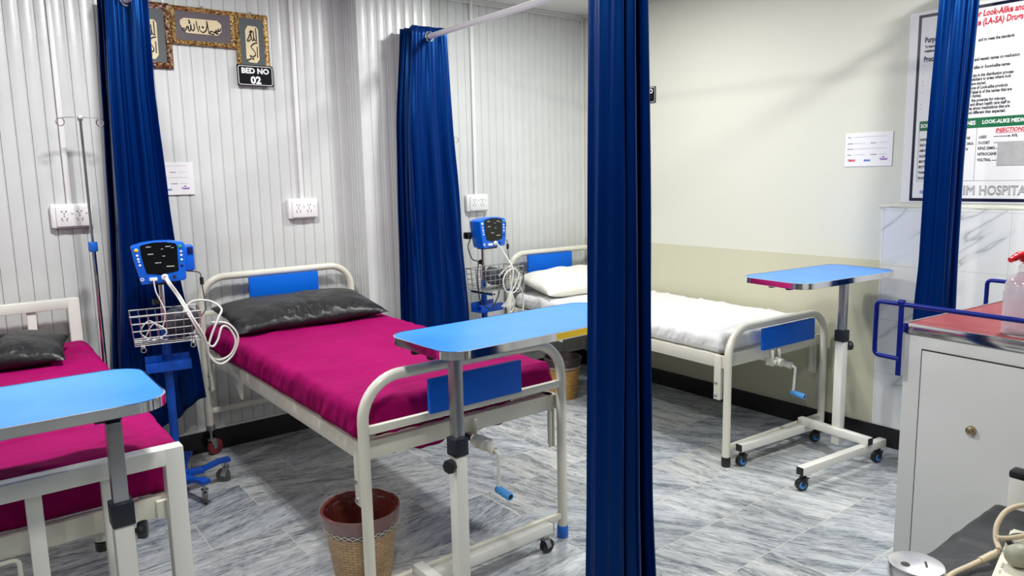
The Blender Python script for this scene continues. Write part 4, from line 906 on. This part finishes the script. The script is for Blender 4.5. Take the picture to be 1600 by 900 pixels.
MO = 'patient monitors on rolling stands'
monitor_stand('blue patient monitor on rolling stand with wire basket left of the bed with black pillow', (0.775, 3.79, 0), math.radians(-9), [math.radians(a) for a in (8, 74, 152, 224, 296)], MO, False)
monitor_stand('blue patient monitor on rolling stand with wire basket left of the white bed', (2.815, 3.965, 0), math.radians(6), [math.radians(a) for a in (20, 92, 164, 236, 308)], MO, True)
# rolled pressure cuffs lying in the baskets
def cuff(label, c, rz, seed, group):
    def d(p, n): return p+n*(0.012*nz(p, 14, seed)+0.006*nz(p, 40, seed))
    o = MB().soft_box((0.15, 0.10, 0.115), 0.035, (14, 10, 10), d).build('pressure_cuff', 'dark_cloth', angle=70); o.location = c; o.rotation_euler = (0.2, 0.25, rz)
    tag(o, label, 'cuff', group)
cuff('dark rolled pressure cuff in the wire basket of the left monitor', (0.828, 3.69, 0.895), 0.3, 3, 'pressure cuffs')
cuff('dark rolled pressure cuff in the wire basket of the right monitor', (2.84, 3.865, 0.89), 0.1, 8, 'pressure cuffs')

# ------------------------------------------------------------------ wicker waste baskets
def waste_basket(label, x, y, liner, group):
    t = thing('waste_basket', label, 'waste basket', (x, y, 0), 0, group)
    MB().lathe([(0.0, 0.004), (0.085, 0.004), (0.092, 0.0), (0.096, 0.012), (0.104, 0.08), (0.112, 0.15), (0.1205, 0.218)], (0, 0, 0), seg=44, uv=True).build('basket_body', 'wicker', t)
    MB().lathe([(0.1212, 0.215), (0.1235, 0.218), (0.1255, 0.240), (0.1245, 0.242)], (0, 0, 0), seg=44).build('woven_band', 'band_purple', t, 'dark band with pale zigzag weave')
    k = MB()
    for ph in (0, 0.5):
        pts = []
        for i in range(28):
            a = 2*PI*i/28; zz = 0.229+0.008*(1 if (i+int(ph*2)) % 2 else -1); rr = 0.1243+0.09*(zz-0.229)+0.0016
            pts.append((rr*math.cos(a), rr*math.sin(a), zz))
        k.tube(pts, 0.0013, 5, closed=True)
    k.build('zigzag_weave', 'plaque_cream', t)
    def rim(a, b_):
        q = 2*PI*a; prof_ = [(0.127, 0.24), (0.131, 0.262), (0.1335, 0.288), (0.131, 0.296), (0.124, 0.292), (0.116, 0.25), (0.102, 0.17), (0.090, 0.09), (0.06, 0.04), (0.0, 0.035)]
        f = b_*(len(prof_)-1); i = min(int(f), len(prof_)-2); u_ = f-i
        r_ = prof_[i][0]*(1-u_)+prof_[i+1][0]*u_; z_ = prof_[i][1]*(1-u_)+prof_[i+1][1]*u_
        w_ = 0.006*nz((math.cos(q)*6, math.sin(q)*6, b_*6), 1.0)*(1 if b_ > 0.15 else 0.3)
        return V(((r_+w_*(r_ > 0.02))*math.cos(q), (r_+w_*(r_ > 0.02))*math.sin(q), z_+0.5*w_))
    MB().grid(rim, 72, 28, closed_u=True).build('liner', 'liner_maroon' if liner else 'dark_brown', t, 'maroon lining folded over the rim')
    if liner:
        def bag(a, b_):
            q = 2*PI*a; h = b_
            if h < 0.12: r_ = 0.118+0.018*h/0.12; z_ = 0.27+0.03*h/0.12
            else:
                u_ = (h-0.12)/0.88; r_ = 0.137+0.017*math.sin(min(1, u_*1.3)*PI*0.6)+u_*0.016*math.cos(q-0.3); z_ = 0.30-u_*0.245
            w_ = (0.0055*nz((math.cos(q)*7, math.sin(q)*7, h*2.4), 1.0)+0.004*noise.ridged_multi_fractal(V((math.cos(q)*3, math.sin(q)*3, h*1.2)), 1.0, 2.0, 3, 1.0, 2.0))*(0.3+h)
            return V(((r_+w_)*math.cos(q), (r_+w_)*math.sin(q), z_+(0.025*nz((q*2, 1, 1), 1.0) if h > 0.9 else 0)))
        t.scale = (1.14, 1.14, 1.0)
        MB().grid(bag, 90, 26, closed_u=True).build('plastic_bag', 'bag_clear', t, 'clear plastic bag hanging over the rim')
WB = 'wicker waste baskets'
waste_basket('wicker waste basket in a clear plastic bag under the bed with magenta sheet', 1.150, 2.485, True, WB)
waste_basket('wicker waste basket on the floor under the head of the white bed', 3.30, 3.72, False, WB)

# ------------------------------------------------------------------ poster on the cream wall
Ru, Rn = V((0, -1, 0)), V((-1, 0, 0))
PT = [('or Look-Alike and', -1.5298, 2.2615, 0.030, 'R'), ('ke (LA-SA) Drugs', -1.5292, 2.2212, 0.030, 'R'), ('and to meet the standards', -1.5078, 2.146, 0.0152, 'K'), ('and genetic names on medication', -1.5199, 2.0551, 0.0152, 'K'), ('alike or Sound-alike names', -1.5204, 2.0176, 0.0153, 'K'),
 ('cks in the distribution process', -1.5237, 1.9797, 0.0153, 'K'), ('stickers to areas where look', -1.5253, 1.9613, 0.0154, 'K'), ('are stored.', -1.5258, 1.9409, 0.0154, 'K'), ('nce of Look-alike products', -1.5262, 1.9207, 0.0154, 'K'), ('f label is of the names that are', -1.5272, 1.9, 0.0154, 'K'),
 ('l Azine).', -1.5261, 1.8821, 0.0154, 'K'), ('the potential for mix-ups.', -1.5219, 1.8608, 0.0155, 'K'), ('and direct health care staff to', -1.5264, 1.8415, 0.0155, 'K'), ('es about medications that are', -1.5289, 1.8226, 0.0155, 'K'), ('nd different than expected.', -1.5297, 1.8023, 0.0155, 'K'),
 ('Purpose', -1.7542, 2.177, 0.0265, 'B'), ('To Improve', -1.7517, 2.1497, 0.0128, 'K'), ('guidelines', -1.7536, 2.1279, 0.0127, 'K'), ('Procedure', -1.7547, 2.0813, 0.0265, 'B'),
 ('Look', -1.7046, 2.0574, 0.0159, 'K'), ('reco', -1.705, 2.0376, 0.0159, 'K'), ('Stor', -1.7054, 2.0174, 0.0159, 'K'), ('in bl', -1.7059, 1.9982, 0.0159, 'K'), ('Enc', -1.7063, 1.9786, 0.0159, 'K'), ('Ap', -1.7067, 1.9586, 0.016, 'K'), ('sep', -1.7072, 1.9396, 0.016, 'K'), ('Con', -1.7077, 1.9205, 0.0161, 'K'), ('Pur', -1.7082, 1.9024, 0.0161, 'K'),
 ('(eg', -1.7086, 1.8807, 0.0161, 'K'), ('Aw', -1.709, 1.8613, 0.016, 'K'), ('Edu', -1.7095, 1.8418, 0.0161, 'K'), ('pat', -1.7099, 1.8216, 0.0161, 'K'), ('use', -1.7106, 1.8046, 0.0161, 'K'),
 ('SOUND ALIKE MEDICINES', -1.751, 1.7501, 0.0196, 'W', 0.255), ('LOOK-ALIKE MEDICINES', -1.4674, 1.7519, 0.0184, 'W', 0.225), ('INJECTIONS', -1.4071, 1.7099, 0.0183, 'R', 0.123),
 ('LASIX', -1.477, 1.6824, 0.0139, 'K'), ('D-CORT', -1.478, 1.654, 0.014, 'K'), ('KINZ 20MG', -1.4792, 1.6278, 0.0139, 'K', 0.075), ('NITROCAINE', -1.4788, 1.5998, 0.014, 'K', 0.082), ('VOLTRAL', -1.4785, 1.5718, 0.014, 'K', 0.060), ('AVIL', -1.3385, 1.6834, 0.0135, 'K'),
 ('DOPAMINE', -1.7504, 1.6831, 0.0132, 'K'), ('SACORT', -1.7501, 1.6553, 0.0131, 'K'), ('AMOXICIL', -1.7505, 1.6274, 0.0132, 'K'), ('ALDACTO', -1.7505, 1.5994, 0.0132, 'K'), ('MOTIVAL', -1.7505, 1.5714, 0.0132, 'K'), ('ERYTHRO', -1.7512, 1.5433, 0.0133, 'K'), ('TRAMAL', -1.7518, 1.5152, 0.0132, 'K'), ('OLAZEP', -1.7522, 1.487, 0.0133, 'K'),
 ('NE', -1.5308, 1.6815, 0.0125, 'K'), ('DROL', -1.5291, 1.6533, 0.0125, 'K'), ('N', -1.5318, 1.6268, 0.0126, 'K')]
po = thing('wall_poster', 'printed hospital poster in a navy border above the marble tiles', 'poster', (XW, 1.50, 1.366))
def wallrect(k, a, b_, z0, z1, d, th): k.prism([(a, z0), (b_, z0), (b_, z1), (a, z1)], (XW-d, 0, 0), Ru, Wv, Rn, th)
PL, PR, PB, PTp = -1.832, -1.15, 1.366, 2.332
k = MB(); wallrect(k, PL, PR, PB, PTp, 0.0, 0.003); k.build('clear_margin', 'poster_clear', po, world=True, smooth=False)
k = MB(); wallrect(k, -1.789, -1.195, 1.374, 2.316, 0.003, 0.0008); k.build('printed_border', 'poster_navy', po, world=True, smooth=False)
k = MB(); wallrect(k, -1.774, -1.21, 1.390, 2.301, 0.0038, 0.0006); k.build('printed_sheet', 'poster_white', po, world=True, smooth=False)
k = MB(); wallrect(k, -1.757, -1.225, 1.734, 1.783, 0.0044, 0.0005); k.build('green_heading_band', 'green_band', po, world=True, smooth=False)
k = MB()
for a, b_, z0, z1 in ((-1.757, -1.7555, 1.477, 1.734), (-1.757, -1.225, 1.4765, 1.478), (-1.4885, -1.487, 1.477, 1.734), (-1.2265, -1.225, 1.477, 1.734)): wallrect(k, a, b_, z0, z1, 0.0044, 0.0003)
for a, b_, z in ((-1.4138, -1.352, 1.688), (-1.4119, -1.345, 1.6585), (-1.4006, -1.345, 1.6306), (-1.392, -1.345, 1.604), (-1.4146, -1.345, 1.575)):
    wallrect(k, a, b_, z-0.0016, z+0.0016, 0.0044, 0.0003)
    k.prism([(b_, z-0.005), (b_+0.012, z), (b_, z+0.005)], (XW-0.0044, 0, 0), Ru, Wv, Rn, 0.0003)
for z in (2.062, 2.022, 1.983, 1.963, 1.925, 1.866, 1.846):
    wallrect(k, -1.7555, -1.7525, z, z+0.004, 0.0044, 0.0003)
k.build('rules_and_arrows', 'ink_black', po, world=True, smooth=False)
for key, mt in (('K', 'ink_black'), ('R', 'ink_red'), ('B', 'ink_navy'), ('W', 'ink_white')):
    its = []
    for q in PT:
        if q[4] == key: its.append((q[0], q[1], q[2], q[3], q[5] if len(q) > 5 else None))
    for it in its: text_mesh('text_line', [it], mt, po, (XW-0.0052, 0, 0), Ru, Wv, Rn, bold=0.045, xs=0.68, shear=0.12 if key == 'R' else 0)
k = MB(); wallrect(k, -1.4071, -1.284, 1.7035, 1.7058, 0.0047, 0.0003); k.build('underline', 'ink_red', po, world=True, smooth=False)
text_mesh('hospital_name', [('NADIM', -1.655, 1.4085, 0.046, 0.175), ('HOSPITAL', -1.462, 1.4085, 0.046, 0.225)], 'ink_black', po, (XW-0.0054, 0, 0), Ru, Wv, Rn, outline=0.0009)
k = MB().tube(smooth_path([(XW-0.0055, -u_, z_) for u_, z_ in ((-1.722, 1.421), (-1.729, 1.4138), (-1.736, 1.421), (-1.729, 1.428), (-1.722, 1.421), (-1.718, 1.410), (-1.708, 1.402), (-1.694, 1.404), (-1.686, 1.42), (-1.694, 1.44), (-1.707, 1.4536), (-1.70, 1.465), (-1.688, 1.46))], 5), 0.0017, 6)
k.build('stethoscope_mark', 'ink_blue', po, world=True)
k = MB(); wallrect(k, -1.393, -1.235, 1.549, 1.662, 0.0058, 0.0006)
tag(k.build('grey_tape', 'grey_tape', smooth=False), 'grey tape patch stuck over the list on the poster', 'tape')

# ------------------------------------------------------------------ trolley on the right
ZT = 1.06
tr = thing('instrument_trolley', 'grey metal trolley with red top and blue handrails at the right edge', 'trolley', (2.372, 1.043, 0), math.radians(-5))
D, Wd = 0.92, 0.70      # local: x to the right (depth of the trolley 0..Wd), y from 0 back to -D
MB().box((Wd/2, -D/2, (0.12+ZT-0.03)/2), (Wd-0.006, D-0.006, ZT-0.03-0.12), bev=0.004).build('cabinet_body', 'cart_grey', tr)
MB().box((Wd/2, -D/2, ZT-0.005), (Wd-0.012, D-0.012, 0.012), bev=0.002).build('red_top', 'cart_red', tr, 'dull red sheet on the trolley top')
k = MB()
for a, b_ in (((0, 0), (0, -D)), ((0, 0), (Wd, 0)), ((Wd, 0), (Wd, -D)), ((0, -D), (Wd, -D))):
    k.bar((a[0], a[1], ZT-0.013), (b_[0], b_[1], ZT-0.013), 0.006, 0.032, bev=0.001)
k.lathe([(0, 0.004), (0.004, 0.003), (0.005, 0)], (-0.003, -0.025, ZT-0.013), (-1, 0, 0), 10)
k.build('steel_edge', 'chrome', tr, 'shiny steel edge strip')
MB().box((-0.0015, -0.065-0.40, (0.19+0.985)/2), (0.006, 0.807, 0.985-0.19+0.007)).build('door_gap_shade', 'black_plastic', tr, smooth=False)  # black plate stands in for the shaded gap round the door
MB().box((-0.0035, -0.065-0.40, (0.19+0.985)/2), (0.007, 0.80, 0.985-0.19), bev=0.001).build('cupboard_door', 'cart_grey', tr)
k = MB().lathe([(0, 0.016), (0.006, 0.0165), (0.007, 0.014), (0.0075, 0.013), (0.0125, 0.011), (0.0135, 0.004), (0.0145, 0.0)], (-0.007, -0.222, 0.772), (-1, 0, 0), 22)
k.build('door_lock', 'brass', tr, 'round brass lock')
for x in (-0.012, Wd+0.012):
    zr = ZT+0.062
    k = MB().tube(round_corner_path([(x, 0.0, ZT-0.115), (x, 0.085, ZT-0.115), (x, 0.085, zr), (x, -D-0.085, zr), (x, -D-0.085, ZT-0.115), (x, -D, ZT-0.115)], 0.016, 6), 0.0075, 10)
    k.build('handrail', 'rail_navy', tr, 'navy blue tubular handrail')
    for y in (0.004, -D-0.004):
        k = MB().bar((x, y, ZT-0.17), (x, y, zr+0.004), 0.016, 0.005, up=(1, 0, 0), bev=0.001).cyl((x, y-0.008, zr+0.006), (x, y+0.008, zr+0.006), 0.009, seg=14)
        k.build('rail_post', 'rail_navy' if x < 0 else 'dark_navy_plastic', tr)
for x in (0.06, Wd-0.06):
    for y in (-0.06, -D+0.06): caster(tr, (x, y, 0.125), 0.05, 'black_plastic', None, 0.4, 0.028)
# sprayer bottle standing on the trolley
bo = thing('pump_bottle', 'translucent plastic bottle with red pump cap on the trolley top', 'bottle', (2.436, 0.742, ZT+0.001), 0.4)
MB().lathe([(0, 0), (0.045, 0), (0.052, 0.006), (0.053, 0.02), (0.052, 0.125), (0.050, 0.150), (0.040, 0.170), (0.020, 0.182), (0.0185, 0.195), (0, 0.195)], (0, 0, 0), seg=32).build('bottle_body', 'bottle_clear', bo)
MB().lathe([(0.0533, 0.045), (0.0536, 0.045), (0.0528, 0.125), (0.0525, 0.125)], (0, 0, 0), seg=32).build('bottle_label', 'pink_label', bo).scale = (1, 1, 1)
MB().lathe([(0.019, 0.186), (0.0215, 0.186), (0.0215, 0.204), (0.016, 0.209), (0.010, 0.212), (0, 0.212)], (0, 0, 0), seg=24).build('bottle_neck', 'white_plastic', bo)
k = MB().lathe([(0.009, 0.0), (0.020, 0.003), (0.022, 0.016), (0.012, 0.026), (0, 0.026)], (0, 0, 0.212), seg=20)
k.tube(smooth_path([(0, 0, 0.232), (-0.02, 0.02, 0.234), (-0.034, 0.034, 0.228), (-0.046, 0.046, 0.222)], 5), [0.012]*8+[0.010]*4+[0.008]*4, 10)
k.build('pump_cap', 'bottle_red', bo, 'red pump cap')

# ------------------------------------------------------------------ small table in the right foreground
ft = thing('instrument_table', 'low white metal table with black rubber sheet in the right foreground', 'table', (1.85, 0.4, 0))
k = MB().box((1.76, 0.40, 0.597), (0.93, 0.61, 0.03), bev=0.004); k.build('table_frame', 'white_enamel', ft, world=True)
for x, y in ((2.262, 0.665), (1.31, 0.11), (2.24, 0.11)):
    MB().box((x, y, 0.352), (0.042, 0.042, 0.704), bev=0.002).build('corner_post', 'white_enamel', ft, world=True)
    MB().box((x, y, 0.710), (0.046, 0.046, 0.022), bev=0.006).build('post_cap', 'black_plastic', ft, world=True)
MB().box((1.31, 0.665, 0.30), (0.042, 0.042, 0.60), bev=0.002).build('corner_post', 'white_enamel', ft, world=True)
k = MB().cyl((2.262, 0.645, 0.67), (2.245, 0.13, 0.67), 0.008, seg=14); k.lathe([(0, 0), (0.014, 0), (0.014, 0.012), (0, 0.012)], (2.262, 0.643, 0.67), (0, -1, 0), 6)
k.build('side_rail', 'chrome', ft, world=True)
def sheet(a, b_):
    x = 1.295+a*0.935; y = 0.10+b_*0.620
    e = max(0, (b_-0.976)/0.024)
    return V((x, y-0.01*e*nz((x*9, 0, 0), 1.0), 0.6155+0.0035*abs(nz((x*5, y*6, 2), 1.0))+0.010*max(0, nz((x*14, y*3, 7), 1.0))*max(0, (b_-0.75)*4)-0.035*e*e))
tag(MB().grid(sheet, 70, 60).build('rubber_sheet', 'rubber_mat', angle=180, solid=0.003), 'black rubber sheet spread over the low foreground table', 'sheet')
# steel canister with a round hole and a slot in its lid
ca = thing('steel_canister', 'polished steel canister with a hole and a slot in its lid', 'canister', (1.497, 0.607, 0.6215))
MB().lathe([(0, 0), (0.048, 0), (0.050, 0.003), (0.050, 0.105), (0.0485, 0.108)], (0, 0, 0), seg=48).build('canister_body', 'chrome', ca)
MB().lathe([(0.0515, 0.098), (0.0525, 0.100), (0.0525, 0.122), (0.051, 0.1265), (0.047, 0.128), (0.0, 0.1285)], (0, 0, 0), seg=48).build('canister_lid', 'lid_steel', ca)
def on_lid(u_, v_): # camera-facing axes of the lid
    a = math.radians(22); return (u_*math.cos(a)+v_*math.sin(a), -u_*math.sin(a)+v_*math.cos(a))
hx, hy = on_lid(-0.026, 0.002); MB().lathe([(0, 0.1292), (0.0085, 0.1292), (0.0085, 0.1275)], (hx, hy, 0), seg=20).build('round_hole', 'grey_hole', ca)
hx, hy = on_lid(0.012, -0.012)
MB().box((hx, hy, 0.1287), (0.004, 0.024, 0.001), Matrix.Rotation(math.radians(-60), 3, 'Z')).build('slot', 'grey_hole', ca)
# blood pressure gauge: ivory case, dial, tubes, bulb
bpz = thing('blood_pressure_gauge', 'ivory blood pressure gauge with rubber tubes and grey bulb on the black sheet', 'blood pressure gauge', (1.93, 0.56, 0.62))
def slab(k, pts, z0, z1):
    A = [k.bm.verts.new((p[0], p[1], z0)) for p in pts]; B = [k.bm.verts.new((p[0], p[1], z1)) for p in pts]
    k.bm.faces.new(A[::-1]); k.bm.faces.new(B)
    for i in range(len(pts)): k.bm.faces.new((A[i], A[(i+1) % len(pts)], B[(i+1) % len(pts)], B[i]))
pts = [(2.035, 0.610), (1.735, 0.552), (1.765, 0.38), (2.065, 0.438)]
k = MB(); slab(k, pts, 0.6205, 0.650); bmesh.ops.bevel(k.bm, geom=k.bm.edges[:], offset=0.005, segments=2, affect='EDGES'); k.build('gauge_case', 'ivory_plastic', bpz, world=True)
dc = V((1.965, 0.535, 0.650))
MB().tube([dc+V((0.055*math.cos(q), 0.055*math.sin(q), 0.004)) for q in [2*PI*i/40 for i in range(40)]], 0.006, 8, closed=True).build('dial_rim', 'black_plastic', bpz, world=True)
MB().lathe([(0, 0.004), (0.052, 0.004), (0.052, 0)], dc, seg=40).build('dial_face', 'ivory_plastic', bpz, world=True)
k = MB()
for i in range(24):
    a = 2*PI*i/24; k.bar(dc+V((0.04*math.cos(a), 0.04*math.sin(a), 0.0043)), dc+V((0.048*math.cos(a), 0.048*math.sin(a), 0.0043)), 0.0012, 0.0006, bev=0)
k.bar(dc+V((0, 0, 0.006)), dc+V((-0.02, 0.036, 0.006)), 0.0015, 0.0008, bev=0)
k.build('dial_marks', 'ink_grey', bpz, world=True)
tb = [(1.55, 0.56, 0.64), (1.585, 0.585, 0.632), (1.64, 0.612, 0.630), (1.72, 0.625, 0.630), (1.80, 0.612, 0.632), (1.856, 0.596, 0.640), (1.885, 0.588, 0.648)]
MB().tube(smooth_path(tb, 6), 0.0066, 10).build('rubber_tube', 'tube_beige', bpz, world=True)
MB().cyl((1.83, 0.604, 0.636), (1.872, 0.591, 0.644), 0.0085, seg=14).build('tube_sleeve', 'tube_beige', bpz, world=True)
tb = [(1.885, 0.585, 0.655), (1.905, 0.60, 0.668), (1.93, 0.607, 0.695), (1.975, 0.60, 0.720), (2.03, 0.575, 0.722), (2.06, 0.54, 0.70), (2.05, 0.50, 0.672)]
MB().tube(smooth_path(tb, 6), 0.0062, 10).build('rubber_tube', 'tube_beige', bpz, world=True)
tb = [(1.900, 0.598, 0.672), (1.93, 0.582, 0.668), (1.99, 0.557, 0.666), (2.05, 0.52, 0.665)]
MB().tube(smooth_path(tb, 6), 0.0060, 10).build('rubber_tube', 'tube_beige', bpz, world=True)
MB().tube(smooth_path([(1.925, 0.575, 0.662), (1.905, 0.56, 0.663), (1.89, 0.54, 0.66), (1.875, 0.525, 0.668)], 6), 0.0045, 8).build('dial_hose', 'cable_black', bpz, world=True)
MB().lathe([(0, -0.034), (0.010, -0.033), (0.022, -0.024), (0.0265, -0.006), (0.025, 0.012), (0.016, 0.028), (0.010, 0.036), (0.010, 0.05), (0, 0.05)], (1.842, 0.528, 0.677), (0.75, -0.65, 0.0), 24).build('squeeze_bulb', 'bulb_grey', bpz, world=True)
MB().lathe([(0, 0), (0.008, 0), (0.010, 0.006), (0.010, 0.022), (0.006, 0.03), (0, 0.03)], (1.872, 0.502, 0.677), (0.75, -0.65, 0.0), 16).build('release_valve', 'chrome', bpz, world=True)
text_mesh('case_lettering', [('BLOOD', 0, 0, 0.005, 0.020), ('PRESSURE', 0.03, 0, 0.005, 0.03)], 'ink_grey', bpz, (1.775, 0.545, 0.6505), (0.98, 0.19, 0), (-0.19, 0.98, 0), (0, 0, 1))
